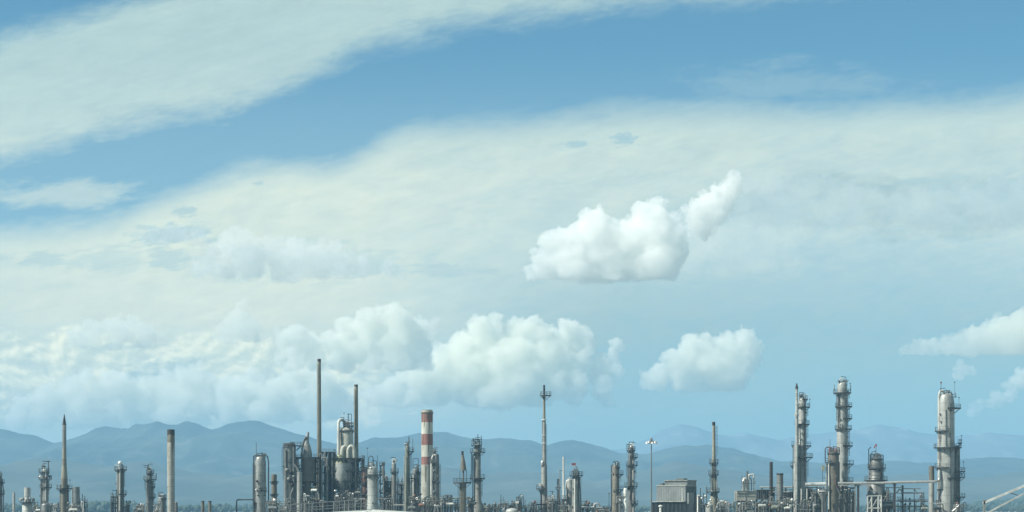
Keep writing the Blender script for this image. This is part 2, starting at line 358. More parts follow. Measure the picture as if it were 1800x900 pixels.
cumulus('small flat grey cloud scrap above the pale grey cumulus band', 21000, 431, [(256, 416, 8), (272, 408, 11), (295, 412, 12), (320, 412, 12), (345, 414, 11), (362, 424, 6)], cloud_mat('cloud_scrap', (.82, .86, .88), .0034), 20, .8)  # grey drop colour stands in for shade cast by the cirrus
cumulus('wedge shaped cream cloud at the right edge of the sky', 30000, 622,
    [(1590, 613, 9), (1606, 611, 11), (1624, 610, 12), (1644, 608, 13), (1664, 605, 15), (1686, 601, 18), (1710, 596, 21), (1736, 590, 25), (1764, 583, 30), (1795, 581, 33), (1835, 574, 38), (1885, 574, 40), (1700, 610, 14), (1730, 606, 16), (1760, 604, 18)], cloud_mat('cloud_wedge', (.9995, .990, .895), .0030), 9, .75, heads=4)
cumulus('small cumulus puff under the wedge shaped cream cloud', 36000, 662, [(1694, 648, 9), (1682, 654, 7), (1706, 653, 7)], w3, 10, .8)
cumulus('faint ragged cloud low at the right edge, under the wedge shaped cream cloud', 36000, 735, [(1725, 715, 9), (1750, 702, 11), (1775, 690, 12), (1800, 668, 18), (1840, 655, 26), (1710, 722, 9)], w4, 11, 1.2, fill=False)
cumulus('faint soft veil of cloud trailing right from the largest cumulus', 22000, 478, [(1196, 440, 30), (1225, 430, 34), (1262, 428, 34), (1300, 420, 30), (1345, 424, 26), (1390, 428, 20), (1210, 455, 24)], cloud_mat('cloud_mist', CC, .0007), 12, 1.3, fill=.3, frays=40)
cumulus('long grey cloud band with lumpy top reaching from the largest cumulus to the right edge', 23000, 398, [(1318, 345, 26), (1350, 330, 20), (1385, 338, 26), (1425, 332, 22), (1460, 346, 26), (1500, 352, 26), (1540, 362, 24), (1580, 366, 24), (1620, 362, 22), (1660, 356, 24), (1705, 348, 26), (1750, 342, 28), (1800, 346, 32), (1850, 350, 34), (1760, 372, 22), (1420, 366, 24), (1350, 372, 24)], cloud_mat('cloud_shade', (.70, .77, .79), .0012), 21, 1.4, fill=.4, frays=60)  # drops coloured darker to imitate a cloud lying in shade
# ================================================================ mesh builder
class MB:
    def __init__(s): s.v, s.f, s.mi, s.m = [], [], [], 0
    def _add(s, vs_, fs):
        b = len(s.v); s.v += [tuple(q) for q in vs_]; s.f += [tuple(b + i for i in f) for f in fs]; s.mi += [s.m] * len(fs)
    def lathe(s, prof, cx=0.0, cy=0.0, n=24, mats=None, cap=True, axis=None):
        """prof: (radius, height) from bottom to top; mats: one material slot per segment"""
        b = len(s.v); k = len(prof)
        for r, z in prof:
            for i in range(n):
                a = 2 * math.pi * i / n
                s.v.append((cx + r * math.cos(a), cy + r * math.sin(a), z))
        for j in range(k - 1):
            for i in range(n):
                i2 = (i + 1) % n
                s.f.append((b + j * n + i, b + j * n + i2, b + (j + 1) * n + i2, b + (j + 1) * n + i)); s.mi.append(mats[j] if mats else s.m)
        if cap:
            s.f.append(tuple(b + (k - 1) * n + i for i in range(n))); s.mi.append(mats[-1] if mats else s.m)
            s.f.append(tuple(b + n - 1 - i for i in range(n))); s.mi.append(mats[0] if mats else s.m)
    def tube(s, pts, r, n=8, bend=2.2, r1=None):
        P = [Vector(p) for p in pts]
        if len(P) > 2 and bend > 0:
            Q = [P[0]]
            for i in range(1, len(P) - 1):
                a, p, c = P[i - 1], P[i], P[i + 1]
                d0, d1 = (a - p), (c - p)
                L = min(bend * r, d0.length * .45, d1.length * .45)
                q0, q1 = p + d0.normalized() * L, p + d1.normalized() * L
                for t in (0, .25, .5, .75, 1): Q.append((1 - t) ** 2 * q0 + 2 * t * (1 - t) * p + t * t * q1)
            Q.append(P[-1]); P = Q
        b = len(s.v); up = Vector((0, 0, 1))
        t0 = (P[1] - P[0]).normalized()
        nrm = t0.cross(up)
        if nrm.length < 1e-3: nrm = t0.cross(Vector((0, 1, 0)))
        nrm.normalize()
        for j, p in enumerate(P):
            t = (P[min(j + 1, len(P) - 1)] - P[max(j - 1, 0)]).normalized()
            nrm = (nrm - t * nrm.dot(t)).normalized(); bi = t.cross(nrm)
            rr = r if r1 is None else r + (r1 - r) * j / (len(P) - 1)
            for i in range(n):
                a = 2 * math.pi * i / n
                s.v.append(tuple(p + (nrm * math.cos(a) + bi * math.sin(a)) * rr))
        for j in range(len(P) - 1):
            for i in range(n):
                i2 = (i + 1) % n
                s.f.append((b + j * n + i, b + j * n + i2, b + (j + 1) * n + i2, b + (j + 1) * n + i)); s.mi.append(s.m)
        e = b + (len(P) - 1) * n
        s.f.append(tuple(b + n - 1 - i for i in range(n))); s.f.append(tuple(e + i for i in range(n))); s.mi += [s.m, s.m]
    def bar(s, p0, p1, w, h=None):
        p0, p1 = Vector(p0), Vector(p1); h = h or w
        t = (p1 - p0).normalized(); up = Vector((0, 0, 1)) if abs(t.z) < .95 else Vector((0, 1, 0))
        a = t.cross(up).normalized() * w / 2; c = a.cross(t).normalized() * h / 2
        s._add([p0 - a - c, p0 + a - c, p0 + a + c, p0 - a + c, p1 - a - c, p1 + a - c, p1 + a + c, p1 - a + c],
               [(3, 2, 1, 0), (4, 5, 6, 7), (0, 1, 5, 4), (1, 2, 6, 5), (2, 3, 7, 6), (3, 0, 4, 7)])
    def box(s, c, d):
        x, y, z = c; a, b, e = d[0] / 2, d[1] / 2, d[2] / 2
        s._add([(x - a, y - b, z - e), (x + a, y - b, z - e), (x + a, y + b, z - e), (x - a, y + b, z - e), (x - a, y - b, z + e), (x + a, y - b, z + e), (x + a, y + b, z + e), (x - a, y + b, z + e)],
               [(3, 2, 1, 0), (4, 5, 6, 7), (0, 1, 5, 4), (1, 2, 6, 5), (2, 3, 7, 6), (3, 0, 4, 7)])
    def drum(s, c, L, r, n=18, yaw=0.0):
        """horizontal vessel with domed ends"""
        prof = [(r * .15, -L / 2 - r * .42), (r * .6, -L / 2 - r * .32), (r * .9, -L / 2 - r * .12), (r, -L / 2), (r, L / 2), (r * .9, L / 2 + r * .12), (r * .6, L / 2 + r * .32), (r * .15, L / 2 + r * .42)]
        b = len(s.v); s.lathe(prof, n=n); ca, sa = math.cos(yaw), math.sin(yaw)
        for i in range(b, len(s.v)):
            x, y, z = s.v[i]; q = (z, y, -x)
            s.v[i] = (c[0] + q[0] * ca - q[1] * sa, c[1] + q[0] * sa + q[1] * ca, c[2] + q[2])
    def build(s, name, mats, parent=None, smooth=True):
        me = bpy.data.meshes.new(name); me.from_pydata(s.v, [], s.f)
        for m in (mats if isinstance(mats, (list, tuple)) else [mats]): me.materials.append(m)
        me.polygons.foreach_set('material_index', s.mi)
        if smooth:
            me.polygons.foreach_set('use_smooth', [True] * len(s.f)); me.set_sharp_from_angle(angle=R(38))
        return link(bpy.data.objects.new(name, me), parent)

# ================================================================ materials
def metal(name, col, dirt=(.075, .068, .056), amt=.65, rough=.5, mtl=0.0, seam=2.6, streak=True, fine=1.2):
    t = MT(name)
    oi = t.n('ShaderNodeObjectInfo'); mu = t.n('ShaderNodeMath', operation='MULTIPLY'); t.l(oi.outputs['Random'], mu.inputs[0]); mu.inputs[1].default_value = 90.0
    tc = t.n('ShaderNodeTexCoord'); ad = t.n('ShaderNodeVectorMath', operation='ADD'); t.l(tc.outputs['Object'], ad.inputs[0]); t.l(mu.outputs[0], ad.inputs[1])
    def nz(sc, scale, d, r):
        mp = t.n('ShaderNodeMapping'); mp.inputs['Scale'].default_value = sc; t.l(ad.outputs[0], mp.inputs[0])
        q = t.n('ShaderNodeTexNoise'); t.l(mp.outputs[0], q.inputs['Vector']); q.inputs['Scale'].default_value = scale; q.inputs['Detail'].default_value = d; q.inputs['Roughness'].default_value = r
        return q.outputs['Fac']
    c = t.mix(t.ramp(nz((1, 1, .5), .45, 5, .6), .35, .7), tuple(q * 1.18 for q in col), tuple(q * .70 for q in col))
    vr = t.n('ShaderNodeMapRange'); t.l(oi.outputs['Random'], vr.inputs[0]); vr.inputs[3].default_value = .76; vr.inputs[4].default_value = 1.22     # each piece weathered a little differently
    vm = t.n('ShaderNodeVectorMath', operation='SCALE'); t.l(c, vm.inputs[0]); t.l(vr.outputs[0], vm.inputs['Scale']); c = vm.outputs[0]
    def scaled(f, k):
        q = t.n('ShaderNodeMath', operation='MULTIPLY'); t.l(f, q.inputs[0]); q.inputs[1].default_value = k; return q.outputs[0]
    if streak: c = t.mix(scaled(t.ramp(nz((1, 1, .09), fine, 5, .65), .50, .72), amt), c, dirt)
    c = t.mix(scaled(t.ramp(nz((1, 1, 1), .9, 6, .7), .56, .74), amt * .8), c, tuple(q * .8 for q in dirt))
    if seam:                                   # plate seams of the shell
        sp = t.n('ShaderNodeSeparateXYZ'); t.l(tc.outputs['Object'], sp.inputs[0])
        md = t.n('ShaderNodeMath', operation='PINGPONG'); t.l(sp.outputs[2], md.inputs[0]); md.inputs[1].default_value = seam / 2
        c = t.mix(scaled(t.ramp(md.outputs[0], .13, .05), .38), c, tuple(q * .8 for q in dirt))
    return t.done(c, rough, mtl)
G = dict(
    steel=metal('grey_clad_steel', (.20, .212, .20), amt=.75, mtl=.25, rough=.42), pale=metal('pale_cladding', (.315, .33, .305), amt=.65, mtl=.15, rough=.45), white=metal('white_paint', (.52, .53, .48), amt=.25, seam=0, rough=.4),
    dim=metal('dull_grey_steel', (.125, .142, .138), amt=.6), brown=metal('weathered_brown_steel', (.135, .13, .10), (.055, .043, .03), .75), green=metal('grey_green_steel', (.17, .19, .15), amt=.55),
    dark=metal('dark_structural_steel', (.042, .055, .058), (.02, .02, .02), .5, .6, seam=0), soot=metal('sooty_steel', (.03, .028, .026), (.012, .012, .012), .5, .8, seam=0),
    rail=metal('galvanised_rail', (.07, .082, .082), amt=.4, seam=0), rust=metal('rusty_steel', (.16, .085, .06), (.08, .04, .03), .6, .8, seam=0),
    alu=metal('bright_aluminium_jacket', (.58, .59, .55), (.3, .29, .26), .35, .34, .55, 1.8), cream=metal('cream_cladding', (.31, .32, .275), (.2, .17, .12), .3, seam=3.4),
    red=metal('faded_red_paint', (.215, .10, .08), (.10, .06, .05), .6, .6, seam=0), bandwhite=metal('stack_white_paint', (.42, .425, .37), (.2, .17, .13), .5, .55, seam=0),
    concrete=metal('stained_concrete', (.27, .275, .24), (.085, .07, .05), .8, .85, seam=4.0, fine=.8), stackgrey=metal('olive_grey_stack', (.20, .20, .155), (.09, .07, .045), .5, .7, seam=5.0),
    yellow=metal('cream_yellow_cone', (.42, .415, .25), amt=.25, seam=0), purple=metal('mauve_grey_steel', (.165, .168, .148), amt=.5), panel=metal('ribbed_wall_panel', (.225, .235, .205), (.2, .19, .16), .35, .7, seam=0),
    redsteel=metal('red_oxide_fitting', (.26, .07, .06), (.1, .04, .03), .4, seam=0), pole=metal('mast_grey', (.13, .15, .15), amt=.3, seam=0), lamp=metal('lamp_housing', (.36, .37, .36), amt=.1, seam=0, rough=.3))

# ================================================================ things
class T:
    """One thing: an Empty at its base, D metres ahead at photo column xc, that parents its parts."""
    def __init__(s, name, label, cat, D, xc, group=None):
        s.D, s.xc, s.m = D, xc, D / FPX
        o = bpy.data.objects.new(name, None); o.empty_display_size = 2; s.o = link(o)
        o.location = ((xc - 900) * s.m, D, 0); tag(o, label, cat, group, 'thing')
    def X(s, x): return (x - s.xc) * s.m
    def Z(s, y): return 0.0 if y is None else CAMH + (HOR - y) * s.m
    def P(s, x, y, dep=0.0): return Vector((s.X(x), dep, s.Z(y)))
    def shell(s, prof, mat, name='shell', xc=None, dep=0.0, head='dome', n=28, parent=None, mats=None):
        """prof: (row, width) from top to bottom, the last one runs to the ground unless its row is given twice"""
        b = MB(); x = s.xc if xc is None else xc
        pts = [(w * s.m / 2, s.Z(y)) for y, w in prof]
        pts = pts[::-1]
        r, z = pts[-1]
        if head == 'dome':
            pts += [(r * math.cos(a), z + r * .55 * math.sin(a)) for a in (.35, .7, 1.05, 1.35)]
        elif head == 'rim':
            pts += [(r * 1.0, z), (r * .86, z), (r * .86, z - r * 1.5)]
        mm = None
        if mats is not None:
            mm = list(mats)[:len(prof) - 1][::-1]; mm = mm + [mm[-1]] * (len(pts) - 1 - len(mm))
        b.lathe(pts, s.X(x), dep, n, mm)
        return b.build(name, mat, parent or s.o)
    def plat(s, y, xl, xr, ax=None, w=10, dep=0.0, rail=True, th=.34, mat='dark'):
        ax = s.xc if ax is None else ax; m = s.m; z = s.Z(y); rin = w * m / 2 * .96
        L, Rr = (ax - xl) * m, (xr - ax) * m
        full = L > rin + .3 and Rr > rin + .3
        if full: a0, a1 = 0.0, 2 * math.pi
        elif Rr > L: a0, a1 = R(-95), R(60)
        else: a0, a1 = R(120), R(275)
        rad = lambda a: (lambda k: (Rr if full or Rr > L else L) * k + (L if full or L > Rr else Rr) * (1 - k))((math.cos(a) + 1) / 2) if full else max(L, Rr)
        b = MB(); n = 26 if full else 12; vs_ = []; fs = []
        for i in range(n + 1):
            a = a0 + (a1 - a0) * i / n; ro = rad(a); c, q = math.cos(a), math.sin(a)
            for rr, zz in ((rin, z - th), (ro, z - th), (ro, z), (rin, z)): vs_.append((s.X(ax) + rr * c, dep + rr * q, zz))
        for i in range(n):
            for k in range(4):
                k2 = (k + 1) % 4
                fs.append((i * 4 + k, i * 4 + k2, (i + 1) * 4 + k2, (i + 1) * 4 + k))
        if not full: fs += [(0, 3, 2, 1), (n * 4, n * 4 + 1, n * 4 + 2, n * 4 + 3)]
        b._add(vs_, fs)
        nb = 8 if full else 4                                   # brackets under the floor
        for i in range(nb):
            a = a0 + (a1 - a0) * (i + .5) / nb; ro = rad(a) * .95; c, q = math.cos(a), math.sin(a)
            b.bar((s.X(ax) + rin * c, dep + rin * q, z - th - max(.9, (ro - rin) * .8)), (s.X(ax) + ro * c, dep + ro * q, z - th), .12)
        p = b.build('platform', G[mat], s.o, False)
        if rail:
            r = MB(); nn = 22 if full else 9; prev = None
            for i in range(nn + 1):
                a = a0 + (a1 - a0) * i / nn; ro = rad(a) - .06; c, q = math.cos(a), math.sin(a)
                t = Vector((s.X(ax) + ro * c, dep + ro * q, z))
                if i % 2 == 0: r.bar(t, t + Vector((0, 0, 1.15)), .09)
                if prev is not None:
                    for h in (.58, 1.15): r.bar(prev + Vector((0, 0, h)), t + Vector((0, 0, h)), .085)
                prev = t
            r.build('railing', G['rail'], p, False)
        return p
    def ladder(s, x, y0, y1, dep, yaw=0.0, cage=True):
        """caged ladder from row y0 (top) down to y1 at column x"""
        b = MB(); z0, z1 = s.Z(y1), s.Z(y0); c = Vector((s.X(x), dep, 0)); ca, sa = math.cos(yaw), math.sin(yaw)
        def w(u, v, z): return c + Vector((u * ca - v * sa, u * sa + v * ca, z))
        for u in (-.25, .25): b.bar(w(u, 0, z0), w(u, 0, z1), .08)
        z = z0 + .4
        while z < z1: b.bar(w(-.25, 0, z), w(.25, 0, z), .05); z += .6
        if cage:
            z = z0 + 2.3
            ang = [math.pi * 2 - math.pi * k / 5 for k in range(6)]
            while z < z1:
                pr = None
                for a in ang:
                    q = w(.38 * math.cos(a), .12 + .72 * math.sin(a) , z)
                    if pr is not None: b.bar(pr, q, .06)
                    pr = q
                z += 1.3
            for a in ang[1:-1]: b.bar(w(.38 * math.cos(a), .12 + .72 * math.sin(a), z0 + 2.3), w(.38 * math.cos(a), .12 + .72 * math.sin(a), z1), .05)
        return b.build('ladder', G['rail'], s.o, False)
    def pipe(s, pts, wpx, mat='steel', name='pipe', parent=None, bend=2.2, n=10):
        """pts: (column, row[, depth offset])"""
        b = MB(); b.tube([s.P(p[0], p[1], p[2] if len(p) > 2 else 0.0) for p in pts], wpx * s.m / 2, n, bend)
        return b.build(name, G[mat], parent or s.o)
    def bars(s, segs, wpx, mat='dark', name='beam', parent=None):
        for p, q in segs:                        # each bar a mesh of its own
            b = MB(); b.bar(s.P(*p), s.P(*q), wpx * s.m); o = b.build(name, G[mat], parent or s.o, False)
        return o
    def block(s, x0, x1, y0, y1, d0, d1, mat, name, parent=None):
        b = MB(); z0, z1 = s.Z(y1), s.Z(y0)
        b.box(((s.X(x0) + s.X(x1)) / 2, (d0 + d1) / 2, (z0 + z1) / 2), (s.X(x1) - s.X(x0), d1 - d0, z1 - z0))
        return b.build(name, G[mat], parent or s.o, False)
    def ball(s, x, y, rpx, mat, name, dep=0.0, sz=1.0, parent=None):
        b = MB(); r = rpx * s.m; z = s.Z(y)
        b.lathe([(max(.01, r * math.cos(a)), z + r * sz * math.sin(a)) for a in [R(-88 + 22 * k) for k in range(9)]], s.X(x), dep, 14)
        return b.build(name, G[mat], parent or s.o)
    def crown(s, y, w, seed, n=4, hi=9, x=None, red=False):
        """relief valves, stub pipes and a davit on the head of a vessel"""
        rnd = random.Random(seed); x = s.xc if x is None else x
        for k in range(n):
            xx = x + rnd.uniform(-.42, .42) * w; dp = rnd.uniform(-.35, .35) * w * s.m; h = rnd.uniform(.4, 1.0) * hi
            b = MB(); p = s.P(xx, y + 2, dp); t = s.P(xx, y - h * .6, dp); r = rnd.uniform(.10, .2)
            b.tube([p, t], r, 8); b.box((t.x, t.y, t.z), (r * 3.4, r * 3.4, r * 3)); e = rnd.choice((-1, 1)) * rnd.uniform(.5, 1.4)
            b.tube([t, t + Vector((0, 0, .6 * h * s.m * .6)), t + Vector((e, 0, .6 * h * s.m * .6))], r * .8, 8)
            b.build('relief_valve', G[rnd.choice(['dark', 'steel', 'dim', 'white', 'redsteel' if red else 'dim'])], s.o)
        b = MB(); q = rnd.choice((-1, 1)); p = s.P(x + q * w * .4, y + 1); t = p + Vector((0, 0, hi * s.m * 1.25))
        b.tube([p, t, t + Vector((-q * 1.7, 0, .1))], .11, 6, 3); b.build('davit', G['dark'], s.o)
    def lamps(s, pts):
        for (x, y, h) in pts:
            b = MB(); p = s.P(x, y, -.5); t = p + Vector((0, 0, h * s.m)); b.bar(p, t, .08); b.box((t.x, t.y, t.z), (.42, .34, .32)); b.build('flood_light', G['dark'], s.o, False)
def column(label, D, xc, prof, mat='steel', plats=(), name='process_column', cat='column', head='dome', ladders=(), pipes=(), crown=None, lamps=(), group=None, nozz=True, hatch=None):
    t = T(name, label, cat, D, xc, group)
    prof = list(prof)
    if prof[-1][0] is not None: prof.append((None, prof[-1][1]))
    t.shell(prof, G[mat] if isinstance(mat, str) else mat, head=head)
    ys = [p[0] if p[0] is not None else 960 for p in prof]; ws = [p[1] for p in prof]
    wat = lambda y: float(np.interp(y, ys, ws))
    for p in plats: t.plat(p[0], p[1], p[2], w=wat(p[0]))
    for (side, y0, y1) in ladders:
        w = wat((y0 + y1) / 2) * t.m / 2 + .32; a = R(-90 + side * 55)
        t.ladder(xc + w * math.cos(a) / t.m, y0, y1, w * math.sin(a), a + R(90))
    for p in pipes: t.pipe(*p)
    if crown: t.crown(ys[0] - ws[0] * (.2 if head == 'dome' else 0), ws[0], *crown)
    t.lamps(lamps)
    if nozz and ws[0] > 8:
        rnd = random.Random(int(xc))
        y = ys[0] + 12
        for k in range(7):
            a = R(rnd.uniform(-170, -10)); r = wat(y) * t.m / 2; c = Vector((math.cos(a), math.sin(a), 0)); p = Vector((0, 0, t.Z(y))) + c * r * .9; b = MB()
            b.tube([p, p + c * (.35 + .1 * r)], .22, 8); q = p + c * (.35 + .1 * r); b.tube([q - c * .02, q + c * .12], .34, 8); b.build('nozzle', G['dim'], t.o)
            y += rnd.uniform(7, 17)
            if y > 893: break
    return t
def rack(label, D, x0, x1, y, nb, npipes, seed, lv=1, dep=4.0, mat='steel', top=True):
    """pipe rack: bents of two posts and a beam, pipes lying along it"""
    t = T('pipe_rack', label, 'pipe rack', D, (x0 + x1) / 2, 'pipe racks between the units'); rnd = random.Random(seed); z = t.Z(y)
    for i in range(nb + 1):
        x = t.X(x0 + (x1 - x0) * i / nb); b = MB()
        for d in (-dep / 2, dep / 2): b.bar((x, d, 0), (x, d, z), .28)
        for k in range(lv): b.bar((x, -dep / 2 - .3, z - .16 - k * 2.2), (x, dep / 2 + .3, z - .16 - k * 2.2), .26)
        b.build('bent', G['dark'], t.o, False)
    for k in range(lv):
        for q in range(npipes):
            d = -dep / 2 + .4 + (dep - .8) * q / max(1, npipes - 1); r = rnd.choice((.12, .16, .22, .30)); b = MB(); zz = z + r - k * 2.2
            a, c = t.X(x0) - rnd.uniform(0, 1.5), t.X(x1) + rnd.uniform(0, 1.5)
            if rnd.random() < .35: b.tube([(a, d, zz), (a + (c - a) * .4, d, zz), (a + (c - a) * .4, d, zz + 1.2), (a + (c - a) * .55, d, zz + 1.2), (a + (c - a) * .55, d, zz), (c, d, zz)], r, 8)
            else: b.tube([(a, d, zz), (c, d, zz)], r, 8)
            b.build('pipe', G[rnd.choice([mat, 'pale', 'dim', 'alu', 'green'])], t.o)
    return t
def frame(t, x0, x1, levels, d0, d1, nx, ny=1, w=.32, brace=True, mat='dark', decks=True, seed=1, pipes=0):
    """multi-storey steel frame under thing t: posts, beams, braces, grating decks with railings, risers"""
    rnd = random.Random(seed); zt = t.Z(levels[0]); xs = [t.X(x0 + (x1 - x0) * i / nx) for i in range(nx + 1)]; ds = [d0 + (d1 - d0) * j / ny for j in range(ny + 1)]
    for x in xs:
        for d in ds:
            b = MB(); b.bar((x, d, 0), (x, d, zt), w); b.build('post', G[mat], t.o, False)
    zs = [t.Z(y) for y in levels] + [0.0]
    for k, z in enumerate(zs[:-1]):
        b = MB()
        for d in ds: b.bar((xs[0], d, z - .2), (xs[-1], d, z - .2), w * .9, .4)
        for x in xs: b.bar((x, d0, z - .2), (x, d1, z - .2), w * .88, .38)
        if decks: b.box(((xs[0] + xs[-1]) / 2, (d0 + d1) / 2, z + .04), (xs[-1] - xs[0] + .6, d1 - d0 + .6, .08))
        p = b.build('deck', G[mat], t.o, False)
        if decks:
            r = MB(); cs = [(xs[0] - .25, d0 - .25), (xs[-1] + .25, d0 - .25), (xs[-1] + .25, d1 + .25), (xs[0] - .25, d1 + .25)]
            for i in range(4):
                a, c = Vector((*cs[i], z)), Vector((*cs[(i + 1) % 4], z)); n = max(2, int((c - a).length / 1.5))
                for h in (.6, 1.15): r.bar(a + Vector((0, 0, h)), c + Vector((0, 0, h)), .07)
                for j in range(n): q = a.lerp(c, j / n); r.bar(q, q + Vector((0, 0, 1.15)), .07)
            r.build('railing', G['rail'], p, False)
    if brace:
        b = MB()
        for k in range(len(zs) - 1):
            za, zb = zs[k] - .3, zs[k + 1]
            for i in range(nx):
                if rnd.random() < .75:
                    d = rnd.choice(ds)
                    m = rnd.randint(0, 2)
                    if m == 0: b.bar((xs[i], d + .01, zb), (xs[i + 1], d + .01, za), .18); b.bar((xs[i], d + .2, za), (xs[i + 1], d + .2, zb), .18)
                    elif m == 1: mx = (xs[i] + xs[i + 1]) / 2; b.bar((xs[i], d, zb), (mx, d, za), .18); b.bar((xs[i + 1], d, zb), (mx, d, za), .18)
                    else: b.bar((xs[i], d, zb), (xs[i + 1], d, za), .18)
        b.build('bracing', G[mat], t.o, False)
    for k in range(pipes):
        x = rnd.uniform(xs[0], xs[-1]); d = rnd.choice((d0 - .5, d1 - 1, (d0 + d1) / 2)); z = rnd.uniform(.35, 1.0) * zt; r = rnd.uniform(.1, .32); e = rnd.uniform(-1, 1) * (xs[-1] - xs[0]) * .45
        x2 = min(max(x + e, xs[0]), xs[-1]); b = MB(); b.tube([(x, d, 0), (x, d, z), (x2, d, z), (x2, d, z - rnd.uniform(1.5, 6))], r, 8)
        b.build('riser_pipe', G[rnd.choice(['dim', 'steel', 'pale', 'dark', 'purple', 'alu'])], t.o)
def exchanger(label, D, x, y, Lpx, rpx, mat='pale', yaw=0.0):
    """horizontal drum carried on a raised steel table"""
    t = T('heat_exchanger', label, 'heat exchanger', D, x); m = t.m; z = t.Z(y); L, r = Lpx * m, rpx * m
    b = MB(); b.drum((0, 0, z), L, r, yaw=yaw); b.build('drum', G[mat], t.o)
    for q in (-.3, .3):
        b = MB(); b.box((q * L * math.cos(yaw), q * L * math.sin(yaw), z - r * .9), (.4, r * 1.5, r * .8)); b.bar((q * L * math.cos(yaw), q * L * math.sin(yaw), 0), (q * L * math.cos(yaw), q * L * math.sin(yaw), z - r * 1.25), .45); b.build('saddle', G['dark'], t.o, False)
    b = MB(); b.tube([(0, 0, z + r * .8), (0, 0, z + r + .8), (L * .3, 0, z + r + .8)], .16, 8); b.build('nozzle', G['dim'], t.o)
    return t
def manifold(label, D, x0, x1, y, n, seed, tall=14):
    """cluster of process piping: risers, headers, valves and small bonnets standing together on a skid"""
    t = T('pipe_manifold', label, 'pipes', D, (x0 + x1) / 2, 'pipe clusters between the units'); rnd = random.Random(seed); ms = ['dim', 'steel', 'dark', 'pale', 'dim', 'green', 'brown', 'alu', 'purple']
    for k in range(2): z = y + 5 + k * 9; t.pipe([(x0 - 1, z, -.6 + k), (x1 + 1, z, -.6 + k)], rnd.uniform(1.2, 2.2), rnd.choice(ms), 'header_pipe')
    for k in range(n):
        x = rnd.uniform(x0, x1); yy = y + rnd.uniform(-.35, .8) * tall; d = rnd.uniform(-1.6, 1.6); q = rnd.random()
        if q < .5: t.pipe([(x, None, d), (x, yy, d), (x + rnd.choice((-1, 1)) * rnd.uniform(2, 7), yy, d), (x + rnd.choice((-1, 1)) * rnd.uniform(2, 7), yy + 12, d)], rnd.uniform(.9, 2.2), rnd.choice(ms), 'riser_pipe')
        elif q < .75: t.bars([((x, None, d), (x, yy - 2, d))], rnd.uniform(.7, 1.3), rnd.choice(['dark', 'rail', 'dim']), 'post')
        else:
            t.bars([((x, None, d), (x, yy, d))], 1.0, 'dim', 'valve_stem'); t.ball(x, yy, rnd.uniform(1.3, 2.6), rnd.choice(['white', 'dim', 'soot', 'steel', 'alu', 'rust']), 'valve_bonnet', d, rnd.uniform(.8, 1.4))
    t.bars([((x0 - 1, y + 2, -1.4), (x1 + 1, y + 2, -1.4))], .8, 'rail', 'handrail')
    return t
# ================================================================ the refinery, left to right
# --- far left
column('cropped column with a white head at the left edge of the photo', 700, -5, [(838, 17), (None, 18)], 'steel', [(848, -20, 8), (867, -18, 8)], crown=(2, 3, 5), pipes=[([(4, 842), (6, 860), (6, None)], 2, 'dim')])
column('thin plain light vent stack near the left edge', 720, 24.5, [(866, 4.6), (None, 5)], 'pale', name='vent_stack', cat='stack', head='rim', nozz=False)
t = T('process_drum', 'squat drum with narrow neck and a crowded ring platform near the left edge', 'drum', 690, 48)
t.shell([(857, 11), (875, 11), (882, 13), (886, 18), (None, 18)], G['pale'], head='flat'); t.plat(882, 35, 61, w=13)
for i, (x, d) in enumerate(((38, -.8), (43, -2.0), (49, -2.3), (55, -1.8), (59, -.5))): t.ball(x, 878 - (i % 2), 2.6, ['white', 'dim', 'white', 'steel', 'dim'][i], 'valve_bonnet', d, 1.1)
t.pipe([(61, 881, -.5), (61, 892, -.5), (58, 896, -.5), (58, None, -.5)], 2, 'dim')
t = column('slim column with two crowded platforms and a T shaped davit near the left edge', 705, 78.5, [(826, 10), (842, 11), (843, 13), (884, 14), (None, 16)], 'pale',
           [(829, 68, 87), (841, 68, 91)], ladders=[(1, 846, 880)], crown=(11, 4, 8))
t.bars([((85, 838, 0), (85, 811, 0)), ((75, 811, 0), (88.5, 811, 0))], 1.4, 'dark', 'davit_arm'); t.plat(856, 70, 91, w=13.5, rail=True)
t.pipe([(82, 822, -1.5), (82, 880, -1.7)], 2.2, 'white'); t.pipe([(73.5, 846, -1.3), (73.5, None, -1.6)], 1.8, 'purple', 'riser_pipe')
for i, x in enumerate((69, 73, 78, 84, 88)): t.ball(x, 838, 2.2, ['dim', 'white', 'dim', 'steel', 'dim'][i], 'valve_bonnet', -1.7 if 70 < x < 86 else -.4)
column('fat drum with bright white head at the foot of the T davit column', 660, 80, [(888, 14), (None, 15)], 'steel', [(884, 74, 88)] * 0, crown=(5, 2, 4))
t = T('flare_stack', 'tall grey flare stack with a pointed tip and rusty brown base', 'flare stack', 680, 113)
t.shell([(747, 7), (790, 7.2), (806, 7.6), (818, 8.2), (840, 11.4), (870, 12.5), (None, 13.5)], [G['stackgrey'], G['brown'], G['soot'], G['steel']], mats=[3, 0, 1, 0, 1, 1, 1], head='flat')
b = MB(); b.lathe([(3.6 * t.m, t.Z(747)), (3.0 * t.m, t.Z(744)), (.7 * t.m, t.Z(729)), (.25 * t.m, t.Z(728))], n=20); b.build('tip', G['soot'], t.o)
t.plat(858, 99, 127, w=12.2); t.pipe([(106, 852, 0), (106, None, 0)], 2, 'dim'); t.pipe([(120, 852, 0), (120, None, 0)], 2, 'dim'); t.lamps([(123.5, 857, 13)]); t.ladder(114.5, 843, 940, -1.6)
t = T('process_column', 'short blurred greenish stack right of the pointed flare stack', 'column', 800, 134, None)
t.shell([(856, 12), (868, 12.5), (None, 13)], G['dim'], head='rim'); t.pipe([(128, 858, -1), (128, None, -1)], 2, 'pale')
t = T('support_structure', 'small dark steel frame with pipes right of the pointed flare stack', 'steel frame', 740, 145); frame(t, 139, 151, [882, 892], -2, 2, 2, pipes=4, seed=3)
